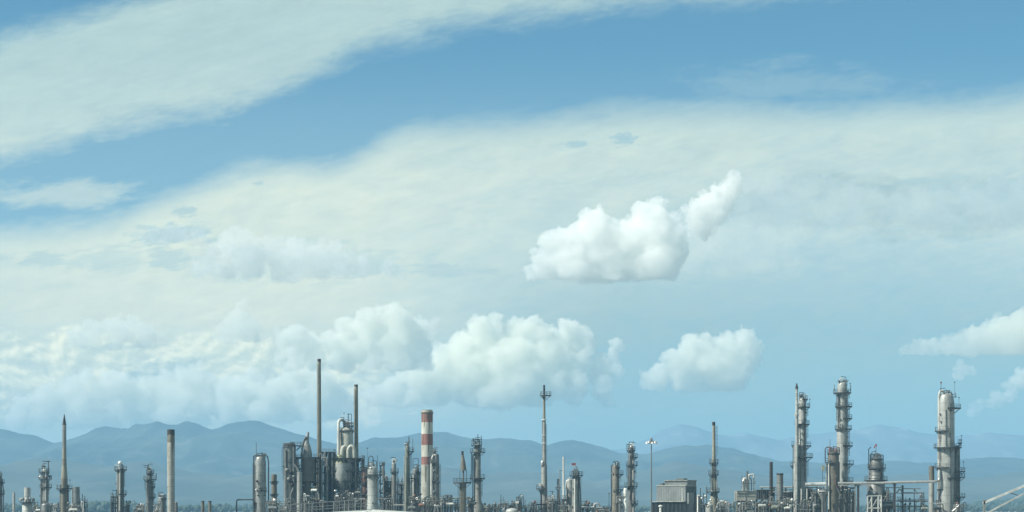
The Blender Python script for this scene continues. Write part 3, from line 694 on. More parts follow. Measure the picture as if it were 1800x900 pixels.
t.bars([((145, 884, 0), (145, 868, 0)), ((149, 884, 0), (149, 872, 0)), ((140, 884, 0), (140, 876, 0))], 1.2, 'dark', 'vent_pipe')
t = exchanger('white drum lying on a steel table at the foot of the pointed flare stack', 650, 129, 896, 12, 2.2, 'white')
exchanger('small white drum lying left of the fat white headed drum', 655, 67, 897, 7, 2.2, 'white')
t = column('slim column with a white ball on its head and two light pipes down its front', 690, 211.5, [(824, 12), (None, 15)], 'dim', [(825, 201, 223), (868, 206, 223)], ladders=[(1, 827, 866)], crown=(21, 2, 5))
t.pipe([(207.5, 830, -1.6), (207.5, 892, -1.9)], 1.9, 'pale'); t.pipe([(212.5, 822, -1.6), (212.5, 898, -1.9)], 2.2, 'white'); t.ball(211.5, 814, 3.6, 'white', 'head_ball', -.6)
t = T('support_structure', 'narrow dark ladder frame with valves left of the ball headed column', 'steel frame', 684, 201); frame(t, 197, 205, [873, 884, 892], -1.5, 1.5, 1, pipes=4, seed=8)
t.bars([((205, 873, 0), (205, 861, 0)), ((197, 862, 0), (206, 862, 0))], 1.2, 'dark', 'davit_arm'); t.pipe([(198, 866, -1), (201, 876, -1), (200, 890, -1)], 2.4, 'steel')
t = column('slender dark column cluttered with short platforms, left of the soot topped chimney', 710, 263.5, [(828, 8), (848, 9), (849, 11), (None, 12)], 'dim', [(842, 252, 275), (855, 262, 273), (873, 257, 274), (831, 257, 271)], ladders=[(1, 845, 900), (-1, 845, 871)], crown=(31, 5, 9))
t.bars([((260, 828, 0), (260, 818, 0)), ((252, 818.5, 0), (262, 818.5, 0)), ((274.5, 843, 0), (274.5, 832, 0))], 1.2, 'dark', 'davit_arm'); t.pipe([(259.5, 836, -1.3), (259.5, None, -1.6)], 1.6, 'purple')
column('drum with dark dome fittings just left of the soot topped chimney', 690, 284.5, [(876, 14), (None, 15)], 'dim', [(876, 277, 293)], crown=(41, 6, 7))
exchanger('small low drum left of the slender dark column', 660, 246, 896, 7, 2.6, 'steel')
t = T('chimney', 'tall concrete chimney with a soot black top and brown stains', 'chimney', 640, 300.5)
t.shell([(755, 13), (759, 13), (766, 13), (778, 13.2), (798, 13.4), (830, 12.6), (None, 12)], [G['concrete'], G['soot'], G['brown']], mats=[1, 1, 2, 0, 0, 0, 0], head='rim')
for (a, y0, y1, ww) in ((-60, 764, 798, .30), (-95, 764, 776, .35), (-25, 766, 790, .4)):       # runs of soot below the mouth
    b = MB(); n = 6; vs_ = []
    for i in range(n + 1):
        aa = R(a) + (i - n / 2) / n * ww * 2; r = 6.68 * t.m + .03
        vs_ += [(r * math.cos(aa), r * math.sin(aa), t.Z(y0)), (r * math.cos(aa), r * math.sin(aa), t.Z(y0) - (y1 - y0) * t.m * (1 - ((i - n / 2) / (n / 2)) ** 2 * .6))]
    b._add(vs_, [(2 * i, 2 * i + 1, 2 * i + 3, 2 * i + 2) for i in range(n)]); b.build('soot_stain', G['brown'], t.o)
t.ladder(306.5, 762, 930, -.2, R(80), False)
column('low round duct drum touching the right foot of the soot topped chimney', 655, 309, [(884, 7), (None, 8)], 'purple', nozz=False)
s1 = T('heater_stack', 'one of two small twin stacks with dark caps, alone on open ground', 'stack', 730, 356.5, 'small twin stacks')
s1.shell([(880.5, 5.6), (883, 5.6), (None, 5.8)], [G['brown'], G['soot']], mats=[1, 0], head='rim')
r = s1.o.copy(); link(r); r.location.x = (369 - 900) * s1.m
for ch in s1.o.children: c2 = ch.copy(); link(c2, r)

# --- pipe loop, loop topped column
t = T('pipe_loop', 'thin black pipe bent over in a square loop left of the arched pipe column', 'pipe', 648, 416); t.pipe([(416, None), (416, 878.5), (446, 878), (446, None, 1)], 2.4, 'dark', n=10, bend=2.5)
t = column('stout column under a black square pipe arch, with an antenna', 650, 457.5, [(806, 17), (812, 20), (None, 21)], 'steel', [(862, 447, 469)], crown=(51, 3, 5), ladders=[(-1, 815, 900)])
t.pipe([(446.5, None, -.8), (446.5, 801, -.8), (470.5, 801, -.8), (472.5, 812, -.8), (472.5, None, -.8)], 2.2, 'dark', 'overhead_pipe'); t.bars([((451, 801, -.8), (451, 778, -.8))], .8, 'dark', 'antenna')
t.bars([((461, 806, 0), (461, 795, 0)), ((466, 806, 0), (466, 796, 0)), ((459, 798, 0), (468, 798, 0))], 1.5, 'dim', 'vent_pipe'); t.bars([((449, 801, -.8), (449, 822, -.8)), ((456, 801, -.8), (456, 808, -.8))], .8, 'dark', 'hanger')
for (x, y, m_) in ((453, 846, 'soot'), (458, 858, 'dim'), (452, 861, 'white'), (461, 862, 'soot'), (455, 870, 'dim')): t.ball(x, y, 2.0, m_, 'valve_bonnet', -2.2)
t = column('small stained dark stack between the arched pipe column and the steel structure', 655, 482, [(834, 9.4), (850, 9.6), (None, 11)], 'brown', name='heater_stack', cat='stack', head='rim', nozz=False)
t.plat(846, 474, 490, w=9.6, rail=False, th=.2); t.plat(868, 474, 490, w=10, rail=False, th=.2)
exchanger('drum lying on a table at the foot of the small stained dark stack', 630, 479, 893, 14, 3, 'dim'); exchanger('low drum just left of the small stained dark stack', 635, 498, 897, 8, 3, 'steel')

# --- catalytic cracking unit: dark steel structure, vessels and two thin stacks
t = column('thick stained vessel with dark cap at the left end of the dark steel structure', 688, 509, [(783, 22), (790, 22), (850, 21), (None, 20)], 'dim', [(785, 497, 521), (812, 498, 521), (846, 499, 522)], ladders=[(-1, 787, 843)], crown=(61, 4, 5), head='flat'); t.shell([(779, 15), (781, 20), (784, 22.6), (784, 22.6)], G['soot'], 'cap', head='flat'); t.plat(783, 514, 531, ax=518, w=6)
t.pipe([(517.5, 786, -1.9), (517.5, 858, -2.1), (513, 868, -2.4), (513, None, -2.4)], 4, 'dim', 'downcomer'); t.pipe([(503, 790, -2.3), (503, None, -2.3)], 2.4, 'pale', 'riser_pipe')
for (x, y, m_) in ((506, 826, 'purple'), (513, 830, 'soot'), (518, 838, 'dim'), (509, 842, 'purple'), (515, 852, 'soot')): t.ball(x, y, 3, m_, 'valve_bonnet', -2.6)
t = T('steel_structure', 'dark steel structure around the vessel with the leaning grey cone', 'steel structure', 694, 540)
frame(t, 521, 563, [804, 823, 847, 868, 884], -2.5, 6, 4, 2, .42, pipes=16, seed=14)
t = T('regenerator', 'squat brown vessel topped by a leaning grey cone, inside the dark steel structure', 'vessel', 694, 543)
t.shell([(805, 25), (846, 26), (848, 12), (None, 12)], G['brown'], head='flat', dep=-3)
b = MB(); b.tube([t.P(541, 806, -3), t.P(542.5, 793, -3), t.P(540, 780, -3), t.P(541, 771, -3), t.P(543, 760, -3)], 8.6 * t.m, 16, 1.2, 1.5 * t.m); b.build('cone_duct', G['pale'], t.o)
t.pipe([(531.5, 804, -3.4), (533, 786, -3.4), (536.5, 774, -3.6), (540, 768, -3.6)], 3.4, 'dim', 'cyclone_pipe'); t.pipe([(547, 806, -3.6), (546, 792, -4), (543, 784, -4.4)], 2.4, 'steel', 'cyclone_pipe'); t.pipe([(543.6, 775, -3), (543.8, 760, -3)], 2.6, 'pale', 'vent_pipe')
t = T('standpipe', 'round grey standpipe in front of the dark steel structure', 'pipe', 682, 526.5); t.shell([(830, 9), (None, 10)], G['pale'], head='flat'); t.pipe([(526.5, 832), (522, 822), (516, 816)], 4, 'steel')
t = T('chimney', 'tallest thin stack, rising out of the dark steel structure', 'chimney', 706, 561)
t.shell([(631, 6.3), (636, 6.3), (None, 9.6)], [G['stackgrey'], G['soot']], mats=[1, 0], head='rim'); t.ladder(559, 640, 900, -.95, R(-15), False)
t = T('steel_structure', 'dark cross braced steel tower right of the tallest thin stack', 'steel structure', 696, 575)
frame(t, 564, 587, [795, 812, 830, 848, 866, 884], -4, 5, 3, 2, .44, pipes=18, seed=22)
t = T('reactor', 'tall cream vessel with a white hooked pipe and a pale yellow cone', 'vessel', 698, 606)
t.shell([(757, 24), (812, 25), (815, 20), (None, 18)], G['cream'], xc=609, head='dome', name='upper_shell')
t.shell([(815, 30), (840, 31), (852, 24), (862, 14), (None, 14)], G['pale'], xc=602, dep=-4.0, head='flat', name='lower_vessel')
b = MB(); b.lathe([(12.5 * t.m, t.Z(815) + .02), (11 * t.m, t.Z(811)), (5 * t.m, t.Z(802)), (4.3 * t.m, t.Z(800))], t.X(598), -4.2, 20); b.build('yellow_cone', G['yellow'], t.o)
t.pipe([(596, 808, -3.4), (596, 741, -1.8), (600, 737.5, -1), (606, 741, 0), (607, 757, 0)], 5, 'white', 'hooked_pipe', bend=1.4, n=14)
t.pipe([(602.5, 812, -4), (603, 792, -3.4), (606, 785, -3.2), (606, 792, -3)], 8, 'cream', 'cyclone_pipe', n=14); t.pipe([(614, 814, -4.4), (614, 790, -4.4), (619, 784, -4.4), (624, 788, -4.4), (625, 806, -4.4)], 6.4, 'cream', 'arched_duct', bend=1.3, n=14)
t.plat(757, 595, 623, ax=609, w=24); t.plat(748, 603, 622, ax=611, w=10); t.crown(752, 20, 71, x=610, n=8, hi=20, red=True); t.ladder(600.5, 760, 806, -2.4, R(-40)); t.lamps([(613, 738, 10), (605, 735, 9)])
t.bars([((604, 757, 0), (604, 740, 0)), ((612, 757, 0), (612, 729, 0)), ((618, 757, 0), (618, 742, 0)), ((602, 744, 0), (620, 744, 0))], 1.3, 'dim', 'vent_pipe')
t = T('chimney', 'second tallest thin stack, close right of the tall cream vessel', 'chimney', 712, 626); t.shell([(676, 6.6), (680, 6.6), (None, 9.6)], [G['stackgrey'], G['soot']], mats=[1, 0], head='rim'); t.ladder(623.8, 684, 900, -.95, R(-15), False)
t = T('steel_structure', 'dark steel structure with open floors around the tall cream vessel', 'steel structure', 698, 612)
frame(t, 587, 638, [806, 828, 846, 864, 882], -6.5, 6, 5, 2, .42, pipes=22, seed=31); t.block(616, 626, 852, 864, -3, 4, 'dark', 'equipment_panel')
for i, (x, y, m_) in enumerate(((594, 873, 'white'), (552, 862, 'white'), (570, 882, 'pale'), (612, 876, 'dim'), (629, 866, 'steel'), (545, 884, 'white'))):
    exchanger(['white drum on the lower floor under the pale yellow cone', 'bright white drum low behind the posts under the leaning grey cone', 'pale drum low under the cross braced steel tower', 'dull drum low under the arched cream duct', 'grey drum on the middle floor below the second tallest thin stack', 'low white drum behind the sloping walkway, left of centre of the structure'][i], 686, x, y, 9, 2.6, m_)
t = column('brown stained column with square head platform, right end of the cracking unit', 692, 641, [(826, 9), (None, 10)], 'rust', [(824, 634, 649), (850, 634, 649), (868, 634, 649)], head='flat', crown=(77, 2, 4))
t = column('pale stained column with a pipe loop on its head and a flared white base', 640, 655, [(824, 17.5), (840, 18.5), (872, 18.5), (884, 19), (892, 24), (None, 24)], 'pale', [(823, 646, 664), (834, 641, 672)], crown=(81, 5, 9), ladders=[(1, 836, 892)])
t.pipe([(648, 822, -.4), (648, 804, -.4), (652, 801, -.4), (656, 804, -.4), (656, 818, 0)], 1.6, 'dark', 'overhead_pipe'); t.lamps([(646, 834, 46)]); t.bars([((663.5, 834, 0), (663.5, 800, 0))], .8, 'dark', 'antenna')
t = T('ladder_tower', 'narrow dark ladder tower right of the pale stained column', 'steel frame', 650, 672); frame(t, 668.5, 675, [818, 834, 850, 866, 882], -1.2, 1.2, 1, w=.24, pipes=2, seed=41); t.block(672, 675.5, 813, 822, -1, .5, 'dark', 'lamp_box')
t = T('pipe_cluster', 'dense grey green cluster of tall pipes left of the slim pointed column', 'pipes', 700, 682); rnd = random.Random(4)
frame(t, 675, 690, [846, 862, 880], -2.5, 2.5, 2, w=.22, pipes=0, seed=43)
for k in range(9): x = 675.5 + k * 1.7; t.pipe([(x, None, rnd.uniform(-3, 2)), (x, 830 + rnd.uniform(0, 28), 0), (x + rnd.uniform(-4, 4), 838 + rnd.uniform(0, 24), 0)], rnd.uniform(1.2, 2.6), rnd.choice(['green', 'dim', 'steel', 'purple']), 'riser_pipe')
t = column('slim light column with a side platform, between the pipe cluster and the dark green column', 690, 692.5, [(815, 7.5), (850, 8.4), (None, 9.4)], 'steel', [(829, 686, 701)], crown=(91, 4, 8), ladders=[(1, 831, 900)])
t = T('pipe_cluster', 'bluish cluster of pipes in shade left of the dark green column', 'pipes', 720, 706); frame(t, 699, 712, [852, 868, 884], -2.5, 2.5, 2, w=.24, pipes=10, seed=47)
for k in range(5): x = 700 + k * 2.3; t.pipe([(x, None, 0), (x, 836 + rnd.uniform(0, 20), 0), (x + rnd.uniform(-3, 3), 850, 0)], rnd.uniform(1.2, 2.2), rnd.choice(['dim', 'steel', 'purple']), 'riser_pipe')
t = column('tall dark green column with a side platform near its tip, before the banded chimney', 665, 716, [(785, 8), (806, 8.4), (840, 9.6), (870, 11), (None, 12.5)], 'green', [(793, 713, 728), (840, 710, 733)], crown=(101, 3, 6), ladders=[(1, 796, 838), (1, 843, 900)])
t.bars([((719, 790, -.5), (719, 768, -.5))], 1.5, 'dark', 'vent_pipe'); t.pipe([(711, 800, -1.2), (711, None, -1.6)], 1.6, 'pale'); t.bars([((725.5, 793, 0), (725.5, 771, 0))], .7, 'rail', 'antenna')
t = column('grey column with dark head and square pipe arch, right of the dark green column', 672, 731, [(826, 12), (836, 14), (None, 14)], 'dim', [(829, 728, 742), (838, 722, 738)], crown=(111, 5, 6), ladders=[(1, 832, 900)])
t.pipe([(726, 824, -.5), (726, 806, -.5), (735.5, 806, -.5), (735.5, 830, -.5)], 1.1, 'dark', 'overhead_pipe'); t.pipe([(727, 834, -1.6), (727, None, -1.6)], 2.4, 'white', 'riser_pipe'); t.pipe([(722.5, 838, -1), (722.5, None, -1)], 1.8, 'pale', 'riser_pipe')
# --- red and white chimney
t = T('chimney', 'thick chimney banded red and white over a cream shaft', 'chimney', 655, 750.8)
t.shell([(720.5, 17), (722, 20), (726, 20.6), (742.5, 20), (763, 20.1), (782.5, 20.3), (803, 20.6), (817, 20.8), (None, 21.6)], [G['cream'], G['red'], G['bandwhite'], G['brown']], mats=[3, 2, 1, 2, 1, 2, 1, 0], head='rim', n=40)
b = MB(); b.lathe([(10.35 * t.m, t.Z(727.5)), (10.9 * t.m, t.Z(727)), (10.9 * t.m, t.Z(724.5)), (10.35 * t.m, t.Z(724))], n=40); b.build('collar', G['brown'], t.o)
for (a, y0, y1, ww) in ((-150, 728, 741, .10), (-118, 728, 752, .07), (-88, 728, 738, .12), (-64, 728, 760, .06), (-30, 728, 746, .10), (-135, 764, 781, .05), (-75, 783, 800, .07), (-104, 818, 850, .10), (-50, 818, 838, .12)):   # soot and rust runs on the paint
    b = MB(); n = 4; vs_ = []
    for i in range(n + 1):
        q = (i - n / 2) / (n / 2); aa = R(a) + q * ww; r = 10.1 * t.m * (1 + (y0 - 728) * .0005) + .07
        vs_ += [(r * math.cos(aa), r * math.sin(aa), t.Z(y0)), (r * math.cos(aa), r * math.sin(aa), t.Z(y0) - (y1 - y0) * t.m * (1 - q * q * .7))]
    b._add(vs_, [(2 * i, 2 * i + 1, 2 * i + 3, 2 * i + 2) for i in range(n)]); b.build('soot_run', G['brown'], t.o)
t = column('grey column with a white downpipe standing in front of the red and white chimney', 640, 766, [(800, 11), (815, 12), (None, 13)], 'steel', [(812, 754, 773), (844, 756, 772)], crown=(121, 5, 9), ladders=[(1, 815, 895)])
t.pipe([(762, 800, -.9), (758.5, 808, -1.2), (758.5, 874, -1.2)], 3.4, 'white', 'downpipe', n=12); t.pipe([(771, 800, -.5), (771, None, -.5)], 1, 'dark', 'riser_pipe')
# --- low ground clutter 715-900
for i, (x, y, L, r_, m_) in enumerate([(724, 893, 12, 3.2, 'dim'), (742, 888, 10, 3, 'rust'), (757, 893, 11, 3.4, 'steel'), (772, 890, 9, 2.6, 'pale'), (791, 886, 12, 2.4, 'white'), (803, 892, 9, 2.4, 'green'), (828, 884, 12, 2.2, 'pale')]):
    exchanger(['dull drum on a table below the grey column with square pipe arch', 'rust red drum at the foot of the red and white chimney', 'grey drum right of the rust red one, under the red and white chimney', 'small pale drum at the foot of the white downpipe column', 'white drum on a table left of the leaning cone flare', 'green drum just left of the foot of the leaning cone flare', 'pale flat drum between the leaning cone flare and the column with two wide platforms'][i], 632 + i * 2, x, y, L, r_, m_)
rack('pipe rack running low from the red and white chimney to the leaning cone flare', 668, 752, 826, 877, 7, 4, 5, lv=2); rack('low pipe rack under the dark green column left of the red and white chimney', 676, 690, 748, 889, 5, 4, 6)
t = T('light_mast', 'short lamp post above the pipe rack left of the leaning cone flare', 'lamp post', 650, 791); t.bars([((791, None, 0), (791, 875, 0))], 1, 'dark', 'pole'); t.ball(791, 874, 1.5, 'soot', 'lamp_head')
t = T('flare_stack', 'short flare with a leaning brown cone tip above a wide railed platform', 'flare stack', 640, 814)
t.shell([(848, 10), (852, 11), (None, 12)], G['brown'], head='flat', name='shaft'); t.plat(847, 796.5, 829, w=9, th=.55)
b = MB(); b.tube([t.P(814.5, 827), t.P(814, 812), t.P(813, 800)], 5.6 * t.m, 16, 0, 2.3 * t.m); b.build('cone', G['brown'], t.o); b = MB(); b.tube([t.P(813, 801), t.P(812.8, 793)], 2.1 * t.m, 12); b.build('tip', G['soot'], t.o)
b = MB(); b.tube([t.P(814, 848), t.P(814.5, 827)], 1.7 * t.m, 12); b.build('neck', G['dim'], t.o); t.pipe([(808.5, 846, 0), (808.5, 828, 0)], 1, 'dark', 'pilot_pipe'); t.pipe([(820, 846, 0), (820, 826, 0)], 1, 'dark', 'pilot_pipe'); t.ladder(807, 850, 930, -1, R(-30))
t = column('column with two wide platforms and a high railed crown, right of the leaning cone flare', 660, 839, [(783, 10), (795, 12), (880, 13), (888, 22), (None, 26)], 'purple', [(794, 826, 853), (840, 826, 853), (782, 828, 847)], crown=(131, 6, 10), ladders=[(-1, 798, 838), (1, 843, 884)])
t.bars([((832, 782, 0), (832, 770, 0)), ((846, 794, 0), (846, 766, 0)), ((840, 782, 0), (840, 763, 0)), ((830, 772, 0), (847, 772, 0)), ((828.5, 794, 0), (828.5, 840, 0))], 1.2, 'dark', 'frame_post'); t.pipe([(831, 800, 0), (831, None, 0)], 1.4, 'dark', 'riser_pipe')
t = T('storage_tank', 'grey green tank with a conical roof behind the column with two wide platforms', 'tank', 720, 845); t.shell([(884.5, 4), (893, 36), (None, 36)], G['green'], head='flat', n=40, name='shell')
# --- masts and small unit
t = T('antenna_mast', 'tallest of the thin bare poles right of the conical roof tank', 'mast', 670, 880.5); t.bars([((880.5, None, 0), (880.5, 869, 0))], 1.1, 'dark', 'pole'); t.bars([((878.5, 880, 0), (882.5, 880, 0))], .7, 'dark', 'crossarm')
for i, (x, y) in enumerate(((871.5, 882), (876, 885), (884.5, 873), (887.5, 879))):
    t = T('vent_pole', ['thin bare pole leftmost of the group by the tallest pole', 'thin bare pole just left of the tallest pole', 'thin bare pole just right of the tallest pole', 'thin bare pole rightmost of the group by the tallest pole'][i], 'pole', 672, x, 'thin poles'); t.bars([((x, None, 0), (x, y, 0))], .9, 'rail', 'pole'); t.bars([((x - 1.3, y + 5, 0), (x + 1.3, y + 5, 0))], .7, 'rail', 'crossarm')
rack('low pipe rack with many risers under the thin bare poles', 676, 862, 904, 893, 5, 4, 9)
t = T('storage_tank', 'small pale round topped tank left of the white bonnet vessel', 'tank', 640, 900); t.shell([(899, 22), (None, 22)], G['pale'], head='dome', n=32)
t = column('short dark column with white bonnets and a white ball on its hooked pipe', 640, 914, [(884, 8), (None, 10)], 'dim', [(879, 907, 919)], crown=(141, 3, 7))
t.ball(917.5, 872, 1.9, 'white', 'head_ball'); t.pipe([(912, 884, 0), (912, 872, 0), (917, 869, 0), (920, 874, 0), (920, 890, 0)], 1.3, 'dark', 'overhead_pipe'); t.block(906, 912, 881, 885, -1.8, .5, 'white', 'valve_box'); t.block(910, 915, 888, 898, -2.2, -1.2, 'soot', 'valve_box'); t.bars([((902, None, 0), (902, 886, 0)), ((907, 893, -1.5), (907, 888, -1.5)), ((923, None, 0), (923, 878, 0))], 1.1, 'dark', 'vent_pipe')
t.pipe([(917, 893, -.5), (922, 890, -.5), (925, 894, -.5), (925, None, -.5)], 2, 'dark', 'riser_pipe')
# --- tall flare mast
t = T('flare_stack', 'tall slim white flare mast with a small cross platform near its tip', 'flare stack', 660, 956.5)
t.shell([(677, 3.4), (683, 3.4), (694, 3.6), (740, 5), (742, 6.2), (780, 7), (812, 7.4), (820, 10), (None, 13)], [G['stackgrey'], G['soot'], G['pale']], mats=[1, 1, 0, 0, 2, 2, 2, 2, 2], head='rim'); t.plat(694.5, 949, 969, w=3.6, th=.3); t.plat(858, 942, 961, w=11)
t.pipe([(953.4, 738, -.3), (953.4, 806, -.3), (952, 814, -.6)], 1.3, 'dim', 'pilot_pipe')
for y, hw in ((738, 4.6), (765, 4.2), (779, 4.2)): b = MB(); b.lathe([(3 * t.m, t.Z(y + 1.3)), (hw * t.m, t.Z(y + 1)), (hw * t.m, t.Z(y - 1)), (3 * t.m, t.Z(y - 1.3))], n=16); b.build('collar', G['alu'], t.o)
t.ball(953, 815, 2.6, 'alu', 'flange', -.7, 2.2); t.block(946, 950, 850, 855, -1.5, -.5, 'white', 'valve_box'); t.block(951, 953.5, 853, 858, -1.8, -1, 'rust', 'valve_box'); t.ladder(960.5, 745, 892, -.8, R(60), False)
t.pipe([(949, 860, -.6), (951, 872, -.8), (951, None, -.8)], 2.2, 'dark', 'riser_pipe'); t.block(960, 966, 877, 900, -2.4, -.8, 'rust', 'valve_box')
t = T('support_structure', 'low dark steel frame round the foot of the tall slim flare mast', 'steel frame', 655, 957); frame(t, 943, 974, [886], -3, 3, 4, 1, .26, pipes=9, seed=61); t.bars([((971, 886, 0), (971, 864, 0)), ((966, 864, 0), (973, 864, 0)), ((967, 886, 0), (967, 870, 0))], 1.1, 'dark', 'vent_pipe')
# --- white pipe and twin vessels
t = T('vent_stack', 'slim white vent pipe standing on a small dark platform left of the dome headed vessel', 'stack', 650, 990.5); t.shell([(803, 3), (876, 3.3), (None, 7)], G['white'], head='rim', n=14); t.plat(877, 981, 999, w=4, rail=True); t.pipe([(984.2, 825, 0), (984.2, None, 0)], 1.5, 'steel', 'pilot_pipe'); t.bars([((985, 827, 0), (990, 827, 0))], .8, 'rail', 'tie')
b = MB(); b.lathe([(.3, t.Z(898)), (2.2 * t.m, t.Z(880))], t.X(990), -1.2, 12); b.build('hopper', G['soot'], t.o)
t = T('ladder_tower', 'thin dark post tower left of the slim white vent pipe', 'steel frame', 652, 981); frame(t, 979.5, 983, [842, 862, 880], -.8, .8, 1, w=.2, seed=63, decks=False); t.plat(856, 976, 986, w=3, rail=False)
t = column('pale vessel with a bright domed head, left of the column with red fittings', 655, 1001.5, [(845, 13.5), (None, 14.5)], 'pale', crown=None)
t.pipe([(994, 858, -.6), (996, 845, -.6), (1002, 840, 0)], 2.4, 'alu', 'overhead_pipe'); t.bars([((996, 855, -1.3), (996, None, -1.3))], .9, 'steel', 'tie')
t = column('column with red fittings and hooked pipe on its head, right of the domed vessel', 648, 1012, [(838, 12), (None, 16)], 'steel', [(835, 1001, 1025)], crown=(151, 5, 8), ladders=[(1, 838, 895)])
t.crown(836, 12, 152, n=4, hi=9, red=True); t.pipe([(1010, 836, -1.4), (1009, 823, -1), (1012, 819, -1), (1015, 824, -1), (1015, 850, -1.7)], 1.9, 'steel', 'overhead_pipe'); t.pipe([(1010, 842, -1.8), (1010, None, -1.9)], 2.8, 'white', 'riser_pipe'); t.block(1005, 1012, 814, 818, -.8, .8, 'redsteel', 'valve_box'); t.pipe([(1018, 838, -.6), (1021, 880, -.6), (1021, None, -.6)], 2.2, 'dim', 'riser_pipe')
# --- pipe run to the black pipe column
rack('low dark pipe rack left of the black downpipe column', 655, 1024, 1074, 893, 5, 3, 12, mat='dark')
for i, (x, y) in enumerate(((1046, 888), (1061, 890), (1070.5, 866))):
    t = T('vent_pole', ['short post with a bolt head on the low dark rack, left of its fellow', 'short post with a bolt head on the low dark rack, right of its fellow', 'tall thin pole just left of the black downpipe column'][i], 'pole', 650, x); t.bars([((x, None, 0), (x, y, 0))], 1.2 if i < 2 else .8, 'dark', 'pole'); t.block(x - 1.6, x + 1.6, y, y + 2.5, -.3, .3, 'dim', 'pole_head')
t = column('brownish column with a black downpipe on its left side and three side platforms', 645, 1082, [(820, 12), (None, 14)], 'brown', [(833, 1080, 1096), (860, 1080, 1096), (821, 1075, 1090)], crown=(161, 3, 6), ladders=[(1, 836, 858), (1, 864, 895)])
t.pipe([(1079, 822, -.3), (1078, 817, -.3), (1074.5, 818, -.3), (1074.5, 892, -.3), (1045, 893.5, -.3), (1045, None, -.3)], 1.9, 'dark', 'overhead_pipe')
for (x, y, m_) in ((1091, 868, 'white'), (1092, 875, 'soot'), (1091, 883, 'soot'), (1092, 891, 'dim')): t.ball(x, y, 2.6, m_, 'valve_bonnet', -1)
t = column('small white capped column between the brownish column and the many platformed tower', 640, 1099.5, [(860, 7), (None, 7.4)], 'white', head='dome', nozz=False)
t = column('slim tower with a white head and five short platforms, left of the tall lamp mast', 650, 1109.5, [(788, 9), (800, 10.5), (840, 11.5), (None, 13)], 'steel', [(803, 1107, 1121), (817, 1100, 1121), (854, 1097, 1121), (885, 1103, 1122), (791, 1101, 1117)], crown=(171, 5, 8), ladders=[(1, 820, 852), (1, 857, 883), (-1, 820, 852)])
t.bars([((1101.5, 792, 0), (1101.5, 780, 0)), ((1106, 790, 0), (1106, 776, 0)), ((1112.5, 790, 0), (1112.5, 777, 0))], .7, 'rail', 'antenna'); t.ball(1109.5, 786, 3.2, 'alu', 'head_ball', -.5); t.pipe([(1107, 800, -1.1), (1107, 870, -1.3), (1104, 876, -1.3)], 1.6, 'dim'); t.pipe([(1112.5, 806, -1.1), (1112.5, None, -1.4)], 1.5, 'white', 'riser_pipe')
# --- lamp mast
t = T('light_mast', 'tall slender mast with a ring of white floodlights at its top', 'light mast', 600, 1145); b = MB(); b.lathe([(1.5 * t.m, 0), (.85 * t.m, t.Z(776))], n=12); b.build('pole', G['pole'], t.o)
b = MB(); b.lathe([(.9 * t.m, t.Z(779)), (2.2 * t.m, t.Z(778)), (2.2 * t.m, t.Z(771)), (.8 * t.m, t.Z(769.5))], n=12); b.build('winch_head', G['pole'], t.o)
for k in range(8):
    a = k * math.pi / 4 + .2; c, q = math.cos(a), math.sin(a); L = 8.0 * t.m; z = t.Z(776.5 if k % 2 else 778); b = MB(); b.bar((0, 0, t.Z(774)), (L * c, L * q, z), .1); b.build('lamp_arm', G['pole'], t.o, False)
    b = MB(); b.lathe([(.55, z - .35), (.42, z), (.18, z + .22)], L * c, L * q, 10); b.build('floodlight', G['lamp'], t.o)
# --- boiler house
t = T('boiler_house', 'grey panelled building with raised roof monitor and louvred lower storey, right of the lamp mast', 'building', 640, 1205); m = t.m; th = R(27)
def rbox(u0, u1, v0, v1, y0, y1, mat, name, parent=None):      # box in the building's own turned axes, u along the lit front, v into depth
    b = MB(); z0, z1 = t.Z(y1), t.Z(y0); b.box(((u0 + u1) / 2, (v0 + v1) / 2, (z0 + z1) / 2), (u1 - u0, v1 - v0, z1 - z0)); ca, sa = math.cos(th), math.sin(th)
    b.v = [(x * ca + y * sa, -x * sa + y * ca, z) for x, y, z in b.v]
    return b.build(name, G[mat], parent or t.o, False)
G['panelgrey'] = metal('grey_wall_panel', (.185, .21, .205), (.12, .125, .115), .3, .7, seam=0)
def px_u(w): return w * m / math.cos(th)
def px_v(w): return w * m / math.sin(th)
W, Dp = px_u(49), px_v(23)
rbox(-W, 0, 0, Dp, 854, 882, 'panelgrey', 'wall'); rbox(-W - .15, .15, -.15, Dp + .15, 852.8, 854, 'pale', 'roof')
rbox(-px_u(37), px_u(1.2), px_v(2.2), Dp * .94, 845.2, 853, 'dim', 'roof_monitor'); rbox(-px_u(37.6), px_u(2), px_v(1.4), Dp * .97, 843.4, 845.2, 'pale', 'monitor_roof')
rbox(-W * .97, px_u(.3), -.3, Dp * 1.18, 882, None, 'dim', 'lower_wall')
b = MB()
for k in range(34):                               # louvre fins of the lower storey
    u = -px_u(54) + k * px_u(56.5) / 33; p0 = Vector((u * math.cos(th) - 1.5 * math.sin(th), -u * math.sin(th) - 1.5 * math.cos(th), 0)); b.bar(p0, p0 + Vector((0, 0, t.Z(882.5))), .16 if k % 4 else .34)
b.build('louvre', G['dark'], t.o, False)
rbox(-px_u(56), px_u(1.5), -2.1, -.2, 880.6, 882.2, 'pale', 'canopy'); rbox(-px_u(54), px_u(1), -1.1, -.9, 884, None, 'dark', 'louvre_backing')
b = MB()
for k in range(9): b2 = Dp * (.02 + k * .12); p0 = Vector((b2 * math.sin(th) + .12 * math.cos(th), b2 * math.cos(th) - .12 * math.sin(th), 0)); b.bar(p0 + Vector((0, 0, t.Z(882))), p0 + Vector((0, 0, t.Z(855))), .16)
b.build('wall_rib', G['dim'], t.o, False)
b = MB()
